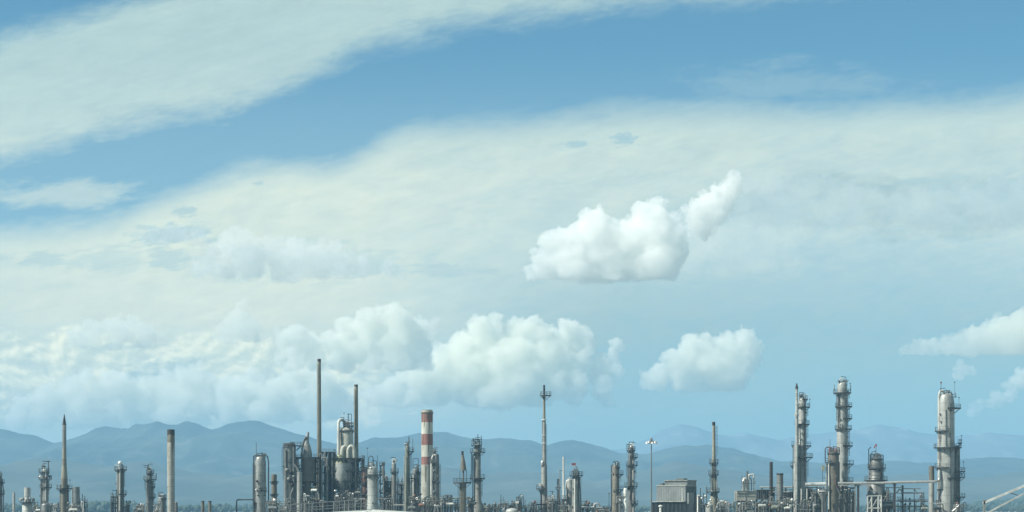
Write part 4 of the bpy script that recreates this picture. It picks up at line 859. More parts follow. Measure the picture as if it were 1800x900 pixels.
for k in range(1, 12): u = -W * k / 12; p0 = Vector((u * math.cos(th) - .05 * math.sin(th), -u * math.sin(th) - .05 * math.cos(th), 0)); b.bar(p0 + Vector((0, 0, t.Z(881.5))), p0 + Vector((0, 0, t.Z(854.6))), .045)
b.build('cladding_joint', G['panelgrey'], t.o, False)
rbox(-px_u(20), -px_u(8), px_v(6), px_v(14), 840.6, 843.3, 'dim', 'roof_vent'); rbox(-px_u(46), -px_u(41), px_v(3), px_v(8), 849, 852.8, 'dim', 'roof_fan'); rbox(.02, px_u(4.5), px_v(1), px_v(13), 866, None, 'panelgrey', 'step_bay'); rbox(.02, px_u(7), px_v(14), px_v(27), 872, None, 'dim', 'side_annex'); rbox(px_u(-3), px_u(4), px_v(4), px_v(10), 874, 877, 'pale', 'duct')
t = T('vent_stack', 'small white mushroom vent in front of the louvres of the panelled building', 'stack', 615, 1161); t.shell([(891, 4), (None, 4)], G['white'], head='flat', n=14); b = MB(); b.lathe([(2.1 * t.m, t.Z(891)), (3.8 * t.m, t.Z(890.5)), (3.8 * t.m, t.Z(889.2)), (1.5 * t.m, t.Z(887.8))], n=16); b.build('cap', G['white'], t.o)
t = column('white elbow pipe climbing the shaded right wall of the panelled building', 628, 1226.5, [(873, 2.6), (None, 2.6)], 'white', name='vent_stack', cat='stack', nozz=False); t.pipe([(1226.5, 876, 0), (1226.5, 871, 0), (1230, 871, 0)], 2.6, 'white', 'elbow')
for (a, y, w_) in ((.25, 876, 5), (.62, 872, 4), (.85, 890, 4)):        # doors, hatches and pipes on the shaded end wall
    v = Dp * a; b = MB(); c = Vector((v * math.sin(th), v * math.cos(th), t.Z(y))); e = Vector((math.cos(th), -math.sin(th), 0)); b.tube([c + e * .05, c + e * .7], .45, 10); b.build('vent_cowl', G['pale'], t.o)
for (a, y0, y1) in ((.14, 858, None), (.45, 866, None), (.74, 855, 892)):
    v = Dp * a; c = Vector((v * math.sin(th), v * math.cos(th), 0)) + Vector((math.cos(th), -math.sin(th), 0)) * .35; b = MB(); b.tube([c + Vector((0, 0, t.Z(y1) if y1 else 0)), c + Vector((0, 0, t.Z(y0)))], .16, 8); b.build('wall_pipe', G['dark'], t.o)
rbox(-W * .55, -W * .5, -.06, -.01, 858, 881, 'pale', 'flashing'); rbox(px_u(-2), px_u(7), Dp * .3, Dp * .6, 886, 888, 'dark', 'side_canopy')
# --- thin platformed stack
t = column('thin stack with dark tip and three ring platforms, right of the panelled building', 655, 1254.5, [(742, 4.6), (746, 4.8), (800, 5.4), (812, 7.5), (868, 9.5), (880, 14), (None, 20)], 'stackgrey', [(813, 1246.5, 1263), (833, 1245, 1263.5), (863.5, 1242, 1265)], name='chimney', cat='chimney', head='rim', nozz=False, ladders=[(1, 816, 831), (-1, 836, 861), (1, 748, 811)])
b = MB(); b.lathe([(2.5 * t.m, t.Z(748)), (2.75 * t.m, t.Z(747.5)), (2.75 * t.m, t.Z(741.6)), (2.1 * t.m, t.Z(741.6))], n=16); b.build('tip', G['soot'], t.o); t.pipe([(1251, 816, -.8), (1251, 862, -1)], 1.3, 'dim'); t.pipe([(1258.5, 836, -.7), (1260, 874, -1.2), (1264, 886, -1.5)], 2.4, 'purple', 'riser_pipe')
for y in (828, 822): t.block(1251.5, 1257.5, y, y + 3, -1.2, -.9, 'dim', 'panel_box')
t = T('storage_tank', 'small pale round tank with bright head left of the foot of the thin platformed stack', 'tank', 640, 1247); t.shell([(884, 5), (888, 13), (None, 14.5)], G['pale'], head='dome'); t.ball(1249, 879, 2.2, 'alu', 'head_nozzle', -.3)
t = T('storage_tank', 'small flat topped tank with white lid right of the foot of the thin platformed stack', 'tank', 650, 1272); t.shell([(881.5, 13), (None, 13)], G['dim'], head='flat'); t.shell([(879.6, 13.6), (881.4, 14), (881.5, 14)], G['white'], head='flat', name='lid'); t.pipe([(1276, 890, -1.4), (1280, 895, -1.4), (1280, None, -1.4)], 2.6, 'dim')
exchanger('dark drum lying right of the small white lidded tank', 640, 1266, 897, 12, 2.4, 'dark')
# --- pale clad box unit
t = T('support_structure', 'braced dark frame carrying the pale clad box, right of the white lidded tank', 'steel frame', 650, 1310); frame(t, 1293, 1327, [880.6, 890], -3, 4, 4, 1, .26, pipes=12, seed=71, decks=False); t.bars([((1291.5, None, -3.2), (1291.5, 866, -3.2))], 1, 'dark', 'post')
for k in range(5): t.ball(1298 + k * 6.4, 886 + (k % 3) * 4, 2.6, ['white', 'dim', 'pale', 'soot', 'white'][k], 'valve_bonnet', -3)
t = T('enclosure', 'pale cream metal box with two panels on the braced dark frame', 'enclosure', 650, 1310); t.block(1293.5, 1326, 863.5, 880.4, -3.4, 4, 'cream', 'wall'); t.block(1293, 1310, 865, 866, -3.75, -3.45, 'pale', 'lip'); t.block(1308.6, 1309.4, 864, 880.3, -3.52, -3.41, 'dim', 'joint'); t.block(1293, 1326.6, 862.6, 863.4, -3.8, 4.3, 'pale', 'roof'); t.block(1293.4, 1326.2, 872.2, 872.8, -3.50, -3.42, 'dim', 'joint')
t = T('process_drum', 'bright upright drum with hooked pipes standing on the pale cream box', 'drum', 650, 1313); t.shell([(842, 11), (862.5, 13), (862.5, 13)], G['pale'], head='dome', xc=1310); t.pipe([(1305.5, 862, -1), (1305, 846, -1), (1308, 841, -.6), (1311, 846, -.4)], 2.6, 'alu', 'hooked_pipe')
t.bars([((1313, 858, -1.2), (1313, 828, -1.2))], 3, 'dim', 'stack_pipe'); t.pipe([(1316, 862, 0), (1316, 835, 0), (1325, 833.5, 0), (1325, 862, 0)], 2.8, 'white', 'arch_pipe', bend=1.4); t.pipe([(1321, 862, .5), (1321, 842, .5), (1316, 838, .5)], 1.8, 'dim', 'arch_pipe'); t.bars([((1308, 838, 0), (1313, 834, 0)), ((1326, 848, 0), (1329, 846, 0)), ((1303.5, 862, -1.5), (1303.5, 836, -1.5)), ((1303.5, 850, -1.5), (1328, 850, -1.5))], .8, 'rail', 'railing')
# --- air coolers and racks, x 1327-1450
def cooler(label, D, x0, x1, y0, y1, seed):
    t = T('air_cooler', label, 'air cooler', D, (x0 + x1) / 2); t.block(x0, x1, y0, y1, -3, 3, 'dark', 'fan_box'); t.block(x0 - .8, x1 + .8, y1, y1 + 1.6, -3.4, 3.4, 'dim', 'header'); t.block(x0 - .5, x1 + .5, y0 - 1.2, y0, -3.2, 3.2, 'dim', 'rim')
    b = MB()
    for k in range(1, 7): x = t.X(x0 + (x1 - x0) * k / 7); b.bar((x, -3.08, t.Z(y1)), (x, -3.08, t.Z(y0)), .14)
    b.build('stiffener', G['dim'], t.o, False)
    for q in (x0 + 1, (x0 + x1) / 2, x1 - 1):
        for d in (-2.6, 2.6): b = MB(); b.bar((t.X(q), d, 0), (t.X(q), d, t.Z(y1 + 1.6)), .34); b.build('leg', G['dark'], t.o, False)
    rnd = random.Random(seed)
    for k in range(4): x = rnd.uniform(x0, x1); t.pipe([(x, None, -2.9), (x, y1 + rnd.uniform(3, 9), -2.9), (x + rnd.uniform(-8, 8), y1 + rnd.uniform(3, 9), -2.9)], rnd.uniform(1, 2), rnd.choice(['pale', 'dim', 'steel', 'white']))
    return t
cooler('dark ribbed air cooler box touching the pale cream box', 660, 1328, 1353, 862, 877, 1); cooler('dark ribbed air cooler box below the short wide stack', 664, 1372, 1396, 865, 880, 2); cooler('dark ribbed air cooler box behind the three white poles under the twin tower', 660, 1399, 1426, 861, 883, 3)
t = column('thin dark ribbed stack left of the short wide stack', 655, 1355.5, [(812, 5.6), (None, 7)], 'soot', name='heater_stack', cat='stack', head='rim', nozz=False)
for k in range(6): t.shell([(820 + k * 7, 6.6), (821.2 + k * 7, 6.6), (821.2 + k * 7, 6.6)], G['dark'], 'stiffener_ring', head='flat', n=18)
t = column('short wide stack with dark rim, between the thin dark ribbed stack and the twin tower', 652, 1371, [(834, 11.4), (836, 11.4), (None, 12.6)], 'steel', name='heater_stack', cat='stack', head='rim', nozz=False); t.shell([(832, 12.6), (834.6, 12.6), (834.6, 12.6)], G['soot'], 'rim', head='rim'); t.shell([(848, 12.7), (849, 12.7), (849, 12.7)], G['dim'], 'stiffener_ring', head='flat')
t = T('pipe_rack', 'high pipe rack with pale pipes passing under the short wide stack', 'pipe rack', 655, 1390, 'pipe racks between the units')
for k in range(6): x = 1340 + k * 21; b = MB(); b.bar((t.X(x), 0, 0), (t.X(x), 0, t.Z(858)), .3); b.bar((t.X(x), 2.5, 0), (t.X(x), 2.5, t.Z(858)), .3); b.bar((t.X(x), -.4, t.Z(858.8)), (t.X(x), 2.9, t.Z(858.8)), .28); b.build('bent', G['dark'], t.o, False)
for (y, d, w_, m_, a, c) in ((856.4, 0, 1.6, 'white', 1336, 1452), (857.2, 1.0, 1.2, 'pale', 1336, 1440), (861, -.4, 1.6, 'dim', 1338, 1452), (865, -.3, 2, 'pale', 1352, 1400), (876, -.4, 1.6, 'white', 1372, 1450), (870, .5, 1.4, 'dim', 1340, 1450), (884, -.4, 2, 'steel', 1338, 1450), (890, .5, 2, 'pale', 1338, 1450)): t.pipe([(a, y, d), (c, y, d)], w_, m_)
rnd = random.Random(9)
for k in range(26):
    x = 1336 + rnd.random() * 112; y = 868 + rnd.random() * 22; t.pipe([(x, None, -1.2), (x, y, -1.2), (x + rnd.uniform(-9, 9), y + rnd.uniform(-1, 5), -1.0)], rnd.uniform(.9, 2.4), rnd.choice(['white', 'pale', 'dim', 'steel', 'alu', 'brown', 'green']), 'riser_pipe')
t.bars([((1365, 900, -1.6), (1357, 878, -1.6)), ((1374, 900, -1.6), (1366, 868, -1.6)), ((1357, 900, -1.6), (1364, 878, -1.6))], 1.2, 'pale', 'brace')
for i, (x, y, L, r_, m_, q) in enumerate([(1340, 889, 12, 3, 'pale', 'pale drum under the dark air cooler box next to the pale cream box'), (1362, 892, 10, 4, 'green', 'grey green drum below the thin dark ribbed stack'), (1385, 893, 12, 2.6, 'white', 'white drum low under the short wide stack'), (1412, 892, 14, 3, 'dim', 'dull drum low behind the three white poles'), (1436, 889, 10, 3.4, 'steel', 'grey drum low between the twin tower and the red topped column')]): exchanger(q, 645, x, y, L, r_, m_)
for i, (x, y, w_) in enumerate(((1396.5, 812, 2.2), (1408.5, 858, 1.7), (1418.5, 858, 1.6))):
    t = T('white_pole', ['tallest white pole, in front of the left side of the twin tower', 'shorter white pole, left one of the pair under the twin tower', 'shorter white pole, right one of the pair under the twin tower'][i], 'pole', 640, x); b = MB(); b.lathe([(w_ * .55 * t.m, 0), (w_ * .5 * t.m, t.Z(y))], n=12); b.build('shaft', G['white'], t.o); b = MB(); b.lathe([(w_ * .7 * t.m, t.Z(y + 1)), (w_ * .7 * t.m, t.Z(y))], n=12); b.build('cap', G['dim'], t.o)
# --- twin tower
t = column('tall twin tower with four dark platforms, joined to a shorter column on its left', 655, 1410, [(703, 13), (None, 15.5)], 'pale', [(701, 1404, 1420), (715, 1402, 1424), (745, 1397, 1423), (783, 1407, 1426), (803, 1394, 1429)], crown=(181, 5, 9), ladders=[(1, 718, 743), (1, 748, 781), (1, 786, 801), (1, 806, 850)], lamps=[(1423, 714, 12)])
t.shell([(784, 13), (None, 14.5)], G['steel'], 'side_column', xc=1400.5, dep=-1.0); t.plat(782, 1391, 1404, ax=1400, w=12); t.plat(818, 1389, 1398, ax=1400, w=13, rail=True)
t.pipe([(1402, 746, -1.2), (1402, 780, -1.5)], 2, 'dim'); t.pipe([(1405, 704, -1), (1404, 697, -.5), (1412, 697, 0), (1414, 703, 0)], 1.8, 'steel', 'overhead_pipe'); t.pipe([(1413, 712, -1.5), (1413, 845, -1.6)], 1.6, 'steel', 'riser_pipe'); t.pipe([(1394, 786, -.4), (1393.5, None, -.4)], 1.5, 'dark', 'riser_pipe')
t = T('vent_stack', 'slim pale stack with dark nozzle tip rising left of the tall twin tower', 'stack', 652, 1400.5); t.shell([(684, 4.4), (740, 5), (None, 5.4)], G['pale'], head='flat'); b = MB(); b.lathe([(2.2 * t.m, t.Z(684)), (2.6 * t.m, t.Z(681)), (1.4 * t.m, t.Z(677)), (1.2 * t.m, t.Z(674))], n=14); b.build('tip', G['soot'], t.o)
t.plat(727, 1396, 1404.5, w=5, rail=False, mat='white'); t.block(1397, 1400, 729, 733, -1.2, -.5, 'white', 'junction_box')
for y in (690, 700, 710): b = MB(); b.lathe([(2.2 * t.m, t.Z(y + 1)), (3 * t.m, t.Z(y + .6)), (3 * t.m, t.Z(y - .6)), (2.2 * t.m, t.Z(y - 1))], n=14); b.build('flange', G['alu'], t.o)
t = T('lagged_pipe', 'thick bright lagged pipe lying level in front of the foot of the tall twin tower', 'pipe', 643, 1433); t.pipe([(1416, 851.5, 0), (1451, 850.5, 0)], 6.2, 'alu', n=16)
for q in (1420, 1436, 1448): b = MB(); b.bar((t.X(q), 0, 0), (t.X(q), 0, t.Z(855.2)), .3); b.build('support_post', G['dark'], t.o, False)
# --- tall column B, red topped column C
t = column('tallest pale tower with many platforms, behind the red topped column', 665, 1480.5, [(676, 16), (690, 18.5), (None, 20)], 'pale', [(690, 1464.5, 1496), (714, 1468, 1498), (753.5, 1467.5, 1497.5), (735, 1484, 1498), (783, 1484, 1499), (815, 1484, 1501), (845, 1484, 1500)], crown=(191, 7, 9), ladders=[(1, 693, 712), (1, 717, 751), (1, 756, 813), (1, 818, 843), (-1, 693, 751)], lamps=[(1494, 690, 16)])
t.pipe([(1473, 694, -1.6), (1473, 752, -1.8)], 1.5, 'dark'); t.pipe([(1478, 752, -1.9), (1478, 745, -2.2), (1475, 745, -2.2)], 2.4, 'white', 'nozzle_pipe'); t.bars([((1467, 688, 0), (1467, 676, 0)), ((1489, 680, 0), (1489, 668, 0)), ((1471, 671, 0), (1491, 671, 0)), ((1495.5, 688, 0), (1495.5, 676, 0))], .8, 'rail', 'frame_post')
t = column('stained brown column with red pipes on its head, before the tallest tower', 645, 1465, [(797, 19), (830, 21), (845, 19), (None, 19)], 'brown', [(812, 1450, 1468), (796, 1454, 1476)], crown=(201, 3, 7), ladders=[(-1, 815, 896)], nozz=True)
t.crown(797, 17, 202, n=5, hi=8, red=True)
for x in (1457, 1462, 1467, 1472): t.pipe([(x, 798, -1.2), (x, 788 - (x % 3), -1.2), (x + 3, 787, -1), (x + 3, 800, -.6)], 1.5, 'redsteel' if x % 2 else 'dim', 'head_pipe')
t.pipe([(1450.5, 812, 0), (1450.5, 789, 0), (1454, 785.5, 0), (1462, 787, 0), (1463, 797, 0)], 2, 'dark', 'overhead_pipe'); t.pipe([(1452, 815, -.6), (1452, None, -.6)], 2.2, 'pale', 'riser_pipe'); t.pipe([(1455.5, 812, -1.5), (1455.5, 895, -1.7)], 2, 'white', 'riser_pipe'); t.bars([((1459, 786, 0), (1459, 772, 0))], .7, 'rail', 'antenna')
for k, x in enumerate((1467, 1469.5, 1472, 1474.5)): t.pipe([(x, 800 + k * 4, -1.7 + k * .25), (x, 852 + k * 6, -1.9 + k * .25), (x + 4, 858 + k * 6, -1.7)], 1.6, ['rust', 'dim', 'brown', 'dark'][k], 'riser_pipe')
t.block(1444, 1449, 818, 828, -1, .5, 'green', 'valve_box'); t.bars([((1446, 828, 0), (1446, 850, 0)), ((1446, 840, 0), (1455, 840, 0))], 1, 'dim', 'bracket')
t = T('hopper_column', 'light hopper headed post with a wide cap, left of the stained brown column', 'hopper', 640, 1446); b = MB(); b.lathe([(2 * t.m, 0), (2.2 * t.m, t.Z(880)), (6 * t.m, t.Z(871)), (7 * t.m, t.Z(866)), (7 * t.m, t.Z(863)), (3 * t.m, t.Z(861))], n=18); b.build('hopper', G['steel'], t.o); t.plat(863, 1437, 1456, w=13, rail=False, th=.25, mat='white')
t = T('ladder_tower', 'dark ladder tower full of pipes right of the foot of the tallest tower', 'steel frame', 655, 1490); frame(t, 1478, 1501, [857, 868, 880, 890], -2, 2, 3, 1, .24, pipes=18, seed=81); t.bars([((1476, 862, -2.4), (1483, 882, -2.4)), ((1484, 864, -2.4), (1478, 886, -2.4))], 1.4, 'white', 'brace')
rnd = random.Random(17)
for k in range(8): x = 1476 + k * 2.4; t.pipe([(x, None, -2.3), (x, 856 + rnd.uniform(0, 26), -2.3), (x + rnd.uniform(-6, 6), 860 + rnd.uniform(0, 24), -2)], rnd.uniform(1.2, 2.6), rnd.choice(['brown', 'steel', 'dim', 'pale', 'purple']), 'riser_pipe')
# --- long overhead pipe and its supports
t = T('lagged_pipe', 'long bright overhead pipe running from the red topped column to the big tower', 'pipe', 642, 1560)
t.pipe([(1473, 849.5, 0), (1552, 849, 0), (1580, 847.5, 0), (1645, 846.5, 0), (1651.5, 844, .4), (1652, 826, .8)], 4.6, 'alu', n=16, bend=1.8); t.pipe([(1473, 853.5, -.2), (1528, 853.5, -.2)], 1.6, 'pale')
for i, x in enumerate((1503.5, 1508.5, 1572.5)):
    q = T('pipe_support', ['grey post under the long overhead pipe, left one of a close pair', 'dark post under the long overhead pipe, right one of a close pair', 'lone dark post under the middle of the long overhead pipe'][i], 'post', 642, x); b = MB(); y = 852.3 if i < 2 else 850.6; w_ = (2, 3.4, 3.2)[i] * q.m
    b.bar((0, 0, 0), (0, 0, q.Z(y + 1.5)), w_); b.build('post', G[['steel', 'soot', 'soot'][i]], q.o, False); b = MB(); b.box((0, 0, q.Z(y + .6)), (w_ * 1.8, 1.0, .36)); b.build('saddle', G['dark'], q.o, False)
# --- column D
t = column('broad column with piped crown and tilted small red flag, behind the long overhead pipe', 652, 1540, [(808, 19), (818, 25), (842, 25), (846, 31), (None, 32)], 'steel', [(822, 1525, 1557), (843.5, 1519, 1560), (806, 1529, 1553)], crown=(211, 6, 9), ladders=[(1, 825, 841)])
t.pipe([(1529, 812, -.5), (1529, 798, -.5), (1552, 800, -.5), (1552, 822, -.5)], 1.6, 'dark', 'overhead_pipe'); t.pipe([(1538, 806, -1), (1540, 799, -1), (1547, 801, -1), (1548, 820, -1.5)], 1.4, 'dim', 'overhead_pipe'); t.bars([((1526, 824, -1), (1526, 790, -1)), ((1526, 790, -1), (1530, 786, -1))], 1.5, 'dark', 'antenna')
t.bars([((1537.5, 799, 0), (1541.5, 781, 0))], .7, 'rail', 'flag_pole'); b = MB(); p = t.P(1541.3, 781.5); b._add([p + Vector((0, -.03, 0)), p + Vector((-.75, -.03, -1.25)), p + Vector((-1.1, -.03, -.95)), p + Vector((-.3, -.03, .35)), p + Vector((0, .03, 0)), p + Vector((-.75, .03, -1.25)), p + Vector((-1.1, .03, -.95)), p + Vector((-.3, .03, .35))], [(0, 1, 2, 3), (7, 6, 5, 4), (0, 4, 5, 1), (1, 5, 6, 2), (2, 6, 7, 3), (3, 7, 4, 0)]); b.build('flag', G['redsteel'], t.o, False)
b = MB()
for y in (829, 835, 841): b.lathe([(12.5 * t.m, t.Z(y + .6)), (12.9 * t.m, t.Z(y + .4)), (12.9 * t.m, t.Z(y - .4)), (12.5 * t.m, t.Z(y - .6))], n=28, cap=False)
b.build('stiffener_ring', G['dim'], t.o); t.pipe([(1545, 826, -2.4), (1545, 842, -2.5)], 4, 'soot', 'duct')
t = T('support_structure', 'white painted braced frame low in front of the broad column with the red flag', 'steel frame', 640, 1536); W4 = 'white'
for x in (1525, 1532, 1543.5, 1549): t.bars([((x, None, 0), (x, 871, 0))], 1.8, W4, 'post')
t.bars([((1524, 872, 0), (1550, 871, 0)), ((1524, 893, 0), (1550, 893, 0))], 2, W4, 'beam'); t.bars([((1543.5, 873, .1), (1549, 893, .1)), ((1525, 893, .2), (1532, 874, .2)), ((1532, 893, .1), (1541, 878, .1))], 1.4, W4, 'bracing')
for i, (x, y) in enumerate(((1536, 882), (1528, 886))): t.ball(x, y, 4, ['soot', 'dim'][i], 'valve_bonnet', 1.2)
exchanger('dark drum right of the white braced frame, under the long overhead pipe', 645, 1559, 888, 18, 6.5, 'dark'); exchanger('pale small drum on a table just right of the broad column with the red flag', 650, 1559, 864, 8, 2.2, 'pale')
t = T('pipe_rack', 'open light pipe frame with level pipes right of the lone dark post', 'pipe rack', 655, 1597, 'pipe racks between the units')
for (x, y) in ((1562, 856), (1586.5, 853), (1607, 858), (1624, 865)): t.bars([((x, None, 0), (x, y, 0))], 1.1 if x != 1586.5 else 3, 'dark' if x < 1600 else 'rail', 'post')
for (a, c, y, w_, m_) in ((1556, 1586, 857, 1.8, 'pale'), (1586, 1618, 859, 1.6, 'steel'), (1588, 1624, 866.5, 2.4, 'dim'), (1560, 1590, 867, 1.3, 'white'), (1556, 1626, 880, 1.3, 'steel')): t.pipe([(a, y, -.3), (c, y, -.3)], w_, m_)
t.bars([((1613, 868, .2), (1607, 859, .2)), ((1610, 885, .2), (1622, 868, .2)), ((1574, 866, -.6), (1582, 860, -.6)), ((1617, 880, .2), (1624, 893, .2))], 1.2, 'pale', 'bracing'); t.pipe([(1576, 866, -.9), (1580, 859, -.9), (1584, 862, -.9), (1584, 868, -.9)], 2, 'pale', 'bend_pipe')
# --- stack before the big tower, big tower E
t = T('heater_stack', 'stack with a brown top and pale shaft just left of the big tower', 'stack', 650, 1637.5); t.shell([(819, 9.4), (844, 9.4), (None, 10)], [G['pale'], G['brown']], mats=[1, 0], head='rim')
t = column('big pale tower at far right, with hooked pipe and darker half column on its right', 645, 1663, [(698, 25), (708, 29), (None, 31)], 'pale', [(757, 1643.5, 1666), (786, 1641.5, 1690), (717, 1665, 1689), (821, 1643, 1664), (840, 1648, 1684)], crown=(221, 5, 9), ladders=[(-1, 760, 784), (-1, 789, 819), (-1, 824, 890)], lamps=[(1677.5, 700, 28), (1685, 717, 18)])
t.pipe([(1650, 826, -1), (1649.5, 695, -.8), (1652, 687, -.6), (1660, 687.5, 0), (1660, 698, 0)], 4, 'white', 'overhead_pipe', bend=2.4, n=14); t.pipe([(1665, 698, -.5), (1665, 688, -.5), (1673, 691, -.3), (1675, 704, 0)], 2, 'dim', 'overhead_pipe'); t.bars([((1654, 690, 0), (1654, 671, 0))], .7, 'rail', 'flag_pole'); t.block(1653, 1655.5, 671, 674, -.1, .1, 'redsteel', 'flag')
t.pipe([(1667, 712, -2.6), (1667, 895, -2.9)], 2.2, 'dim', 'riser_pipe'); t.pipe([(1659, 720, -2.9), (1659, 784, -2.95)], 1.2, 'steel', 'riser_pipe'); t.bars([((1668, 693, 0), (1680, 693, 0)), ((1668, 698, 0), (1682, 697, 0)), ((1672, 698, 0), (1672, 688, 0)), ((1680, 700, 0), (1680, 690, 0))], 1, 'dim', 'crown_rail')
t.shell([(786, 11), (None, 12)], G['dim'], 'side_column', xc=1682.5, dep=.5); t.plat(778, 1678, 1691, ax=1682.5, w=10); t.lamps([(1689.5, 778, 12), (1693, 826, 14)])
for y in (828, 838, 873): t.plat(y, 1684, 1697, ax=1682.5, w=11.6, dep=.5)
t.pipe([(1685, 800, -.9), (1685, None, -1)], 1.6, 'dark', 'riser_pipe'); t.pipe([(1676, 840, -1.7), (1676, None, -2)], 3.2, 'brown', 'riser_pipe'); t.plat(860, 1652, 1668, ax=1660, w=28, dep=-.1)
for i, (x, y, L, r_, m_, q) in enumerate([(1648, 893, 12, 3, 'dark', 'dark drum at the left foot of the big tower'), (1625, 894, 10, 2.4, 'green', 'green drum left of the stack with the brown top')]): exchanger(q, 636, x, y, L, r_, m_)
# --- sloping boom at the far right
t = T('sloping_gantry', 'light steel gantry of two sloping beams on a square post at the far right edge', 'gantry', 420, 1730); b = MB(); b.bar((0, 0, 0), (0, 0, t.Z(879)), 3.6 * t.m); b.build('post', G['steel'], t.o, False)
t.bars([((1728, 884.5, 0), (1905, 810, 0))], 3.6, 'white', 'beam'); t.bars([((1735, 902, 0), (1905, 812, 0))], 2.6, 'white', 'beam'); t.bars([((1730, 880, 0), (1737, 880, 0))], 1.4, 'dark', 'cap'); t.bars([((1905, None, 0), (1905, 806, 0))], 4, 'steel', 'post'); t.bars([((1772, 865, .1), (1790, 871, .1)), ((1835, 839, .1), (1850, 839, .1))], 1.2, 'dim', 'tie')
# --- sloping walkway and white tank in front of the cracking unit
t = T('walkway', 'grey sloping walkway with twin handrails in front of the dark steel structure', 'walkway', 600, 568); y0, y1 = 889, 877
for dd in (-1.0, 1.0): t.bars([((489, y0, dd), (646, y1, dd))], 1.5, 'steel', 'handrail')
t.bars([((489, y0 + 6.4, -1), (646, y1 + 7, -1))], 1.1, 'steel', 'midrail')
b = MB(); b.bar(t.P(489, y0 + 11), t.P(646, y1 + 12), 2.0, .3); b.build('deck', G['dim'], t.o, False)
for k in range(9): x = 492 + k * 19; y = y0 + (y1 - y0) * (x - 489) / 157; t.bars([((x, None, -1), (x, y, -1))], 1.7, 'steel', 'post'); t.bars([((x, None, 1), (x, y, 1))], 1.4, 'dim', 'post')
t = T('storage_tank', 'large white storage tank whose shallow cone roof just shows at the bottom of the photo', 'tank', 520, 655); m = t.m
b = MB(); b.lathe([(15.4, 0), (15.4, t.Z(902.6)), (15.55, t.Z(902.6) + .02)], n=64, cap=False); b.build('shell', G['white'], t.o); b = MB(); b.lathe([(15.6, t.Z(902.5) + .02), (15.5, t.Z(902.5) + .1), (8, t.Z(898.7)), (.3, t.Z(895.9))], n=64); b.build('roof', G['white'], t.o)
for k in range(14):
    a = 2 * math.pi * (k + .3) / 14; b = MB(); b.bar((.6 * math.cos(a), .6 * math.sin(a), t.Z(895.9) + .02), (15.2 * math.cos(a), 15.2 * math.sin(a), t.Z(902.5) + .14), .12, .1); b.build('roof_rib', G['pale'], t.o, False)
b = MB(); b.tube([(-2, -4, t.Z(897.5) - .1), (-2, -4, t.Z(896.2))], .28, 10); b.build('roof_vent', G['dim'], t.o)
# --- a few far sheds and the wooded plain
def rise(x, D): return 27.0 * math.exp(-((x - 1270.0 * D / 4300) / 190.0) ** 2 - ((D - 4350) / 420.0) ** 2)
hx, hy = np.meshgrid(np.linspace(700, 1900, 49), np.linspace(3300, 5400, 29))
g = grid_mesh('wooded_rise', hx, hy, np.vectorize(rise)(hx, hy) - .3, mat_ground); tag(g, kind='structure')
def treeline(name, D0, D1, x0, x1, n, h0, h1, seed, mat, label):
    rnd = random.Random(seed); vs_, fs = [], []
    bm = bmesh.new(); bmesh.ops.create_icosphere(bm, subdivisions=1, radius=1.0); bv = [v.co.copy() for v in bm.verts]; bf = [[v.index for v in f.verts] for f in bm.faces]; bm.free()
    for i in range(n):
        D = rnd.uniform(D0, D1); x = (rnd.uniform(x0, x1) - 900) * D / FPX; h = rnd.uniform(h0, h1) * (1 + .35 * fbm2(x / 130, D / 900, 3)); w = h * rnd.uniform(.45, .8)
        for k in range(5):
            z0 = rise(x, D); c = Vector((x + rnd.uniform(-.5, .5) * w, D + rnd.uniform(-.4, .4) * w, z0 + h * rnd.uniform(.32, .78))); r = h * rnd.uniform(.18, .34); b = len(vs_)
            for v in bv: vs_.append(tuple(c + v * r * rnd.uniform(.7, 1.3)))
            fs += [tuple(b + q for q in f) for f in bf]
        b = len(vs_); q = h * .04; vs_ += [(x - q, D, z0 - .4), (x + q, D, z0 - .4), (x, D + q, z0 - .4), (x, D, z0 + h * .6)]; fs += [(b, b + 1, b + 3), (b + 1, b + 2, b + 3), (b + 2, b, b + 3)]
    me = bpy.data.meshes.new(name); me.from_pydata(vs_, [], fs); me.materials.append(mat); o = link(bpy.data.objects.new(name, me)); tag(o, label, None, None, 'stuff'); return o
t = MT('far_leaves'); nn = t.noise((1, 1, 1), .12, 4); mat_tree = t.done(t.mix(t.ramp(nn, .3, .7), (.02, .036, .022), (.045, .066, .036)), .9)
treeline('far_woods', 2800, 4800, -60, 1860, 1900, 9, 15, 5, mat_tree, 'dark far woods along the plain under the mountains')
treeline('near_woods', 4000, 4700, 1660, 1900, 420, 11, 17, 6, mat_tree, 'darker woods at the right edge behind the sloping gantry')
treeline('west_woods', 2800, 3400, 150, 240, 110, 15, 20, 7, mat_tree, 'woods between the pointed flare stack and the ball headed column')

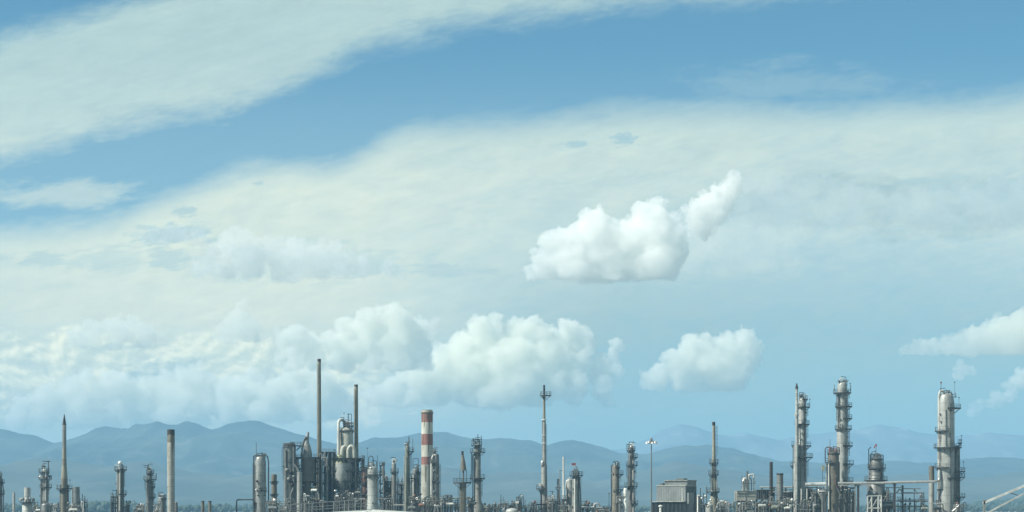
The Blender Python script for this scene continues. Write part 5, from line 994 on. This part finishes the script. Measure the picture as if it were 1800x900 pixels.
# --- process piping between the units
for i, (x0, x1, y, n, D, lab) in enumerate([
    (60, 70, 886, 7, 668, 'pipes and valves left of the fat white headed drum'), (87, 104, 886, 12, 668, 'pipes and valves between the fat white headed drum and the pointed flare stack'), (118, 138, 888, 12, 664, 'pipes and valves at the right foot of the pointed flare stack'),
    (216, 226, 882, 6, 690, 'thin pipes at the right foot of the ball headed column'), (240, 256, 888, 9, 668, 'pipes and valves left of the slender dark column'), (270, 280, 884, 6, 684, 'pipes between the slender dark column and the drum with dome fittings'),
    (470, 497, 880, 20, 642, 'dense pipes at the foot of the small stained dark stack'), (500, 522, 880, 14, 676, 'pipes at the foot of the thick stained vessel'), (530, 562, 872, 22, 682, 'bright jumble of pipes low in the left half of the dark structure'), (588, 612, 868, 18, 684, 'jumble of pipes under the vessel with the yellow cone'), (614, 640, 872, 18, 684, 'dark jumble of pipes below the second tallest thin stack'),
    (667, 690, 872, 16, 648, 'pipes right of the flared white base'), (722, 742, 874, 18, 640, 'pipes and valves left of the red and white chimney foot'), (744, 770, 876, 20, 634, 'pipes in front of the red and white chimney foot'), (774, 806, 878, 24, 644, 'pipes and valves left of the leaning cone flare foot'), (822, 836, 878, 12, 646, 'pipes between the leaning cone flare and the conical roof tank'), (850, 874, 888, 14, 660, 'low pipes over the conical roof tank, left of the thin poles'),
    (886, 906, 884, 14, 668, 'pipes between the thin poles and the column with white bonnets'), (921, 944, 886, 14, 664, 'pipes left of the tall slim flare mast'), (962, 982, 876, 16, 650, 'pipes with tall thin risers right of the tall slim flare mast'), (984, 1000, 884, 8, 644, 'pipes under the slim white vent pipe'), (1016, 1042, 884, 16, 655, 'pipes right of the column with the hooked pipe'),
    (1046, 1070, 892, 10, 648, 'low pipes on the dark rack left of the black downpipe'), (1088, 1100, 868, 12, 640, 'stacked valves between the brownish column and the white capped column'), (1234, 1248, 886, 10, 645, 'pipes left of the foot of the thin platformed stack'), (1260, 1290, 886, 14, 636, 'pipes around the small white lidded tank'),
    (1294, 1328, 884, 20, 642, 'bright jumble of pipes under the pale cream box'), (1330, 1356, 882, 18, 648, 'jumble of pipes under the first ribbed air cooler'), (1358, 1396, 878, 26, 646, 'jumble of pipes under the short wide stack'), (1398, 1426, 882, 18, 636, 'jumble of pipes at the foot of the three white poles'), (1426, 1450, 862, 22, 646, 'jumble of pipes under the thick level lagged pipe'), (1476, 1502, 862, 20, 648, 'jumble of pipes in the ladder tower by the tallest tower'),
    (1526, 1552, 880, 12, 646, 'pipes behind the white braced frame'), (1553, 1572, 868, 14, 650, 'pipes right of the broad column with the red flag'), (1576, 1630, 876, 16, 656, 'thin pipes low in the open light pipe frame'), (1640, 1656, 880, 10, 640, 'pipes at the left foot of the big tower'), (1676, 1694, 886, 8, 640, 'pipes at the right foot of the big tower')]):
    manifold(lab, D, x0, x1, y, n, 300 + i, 11 if y > 880 else 16)
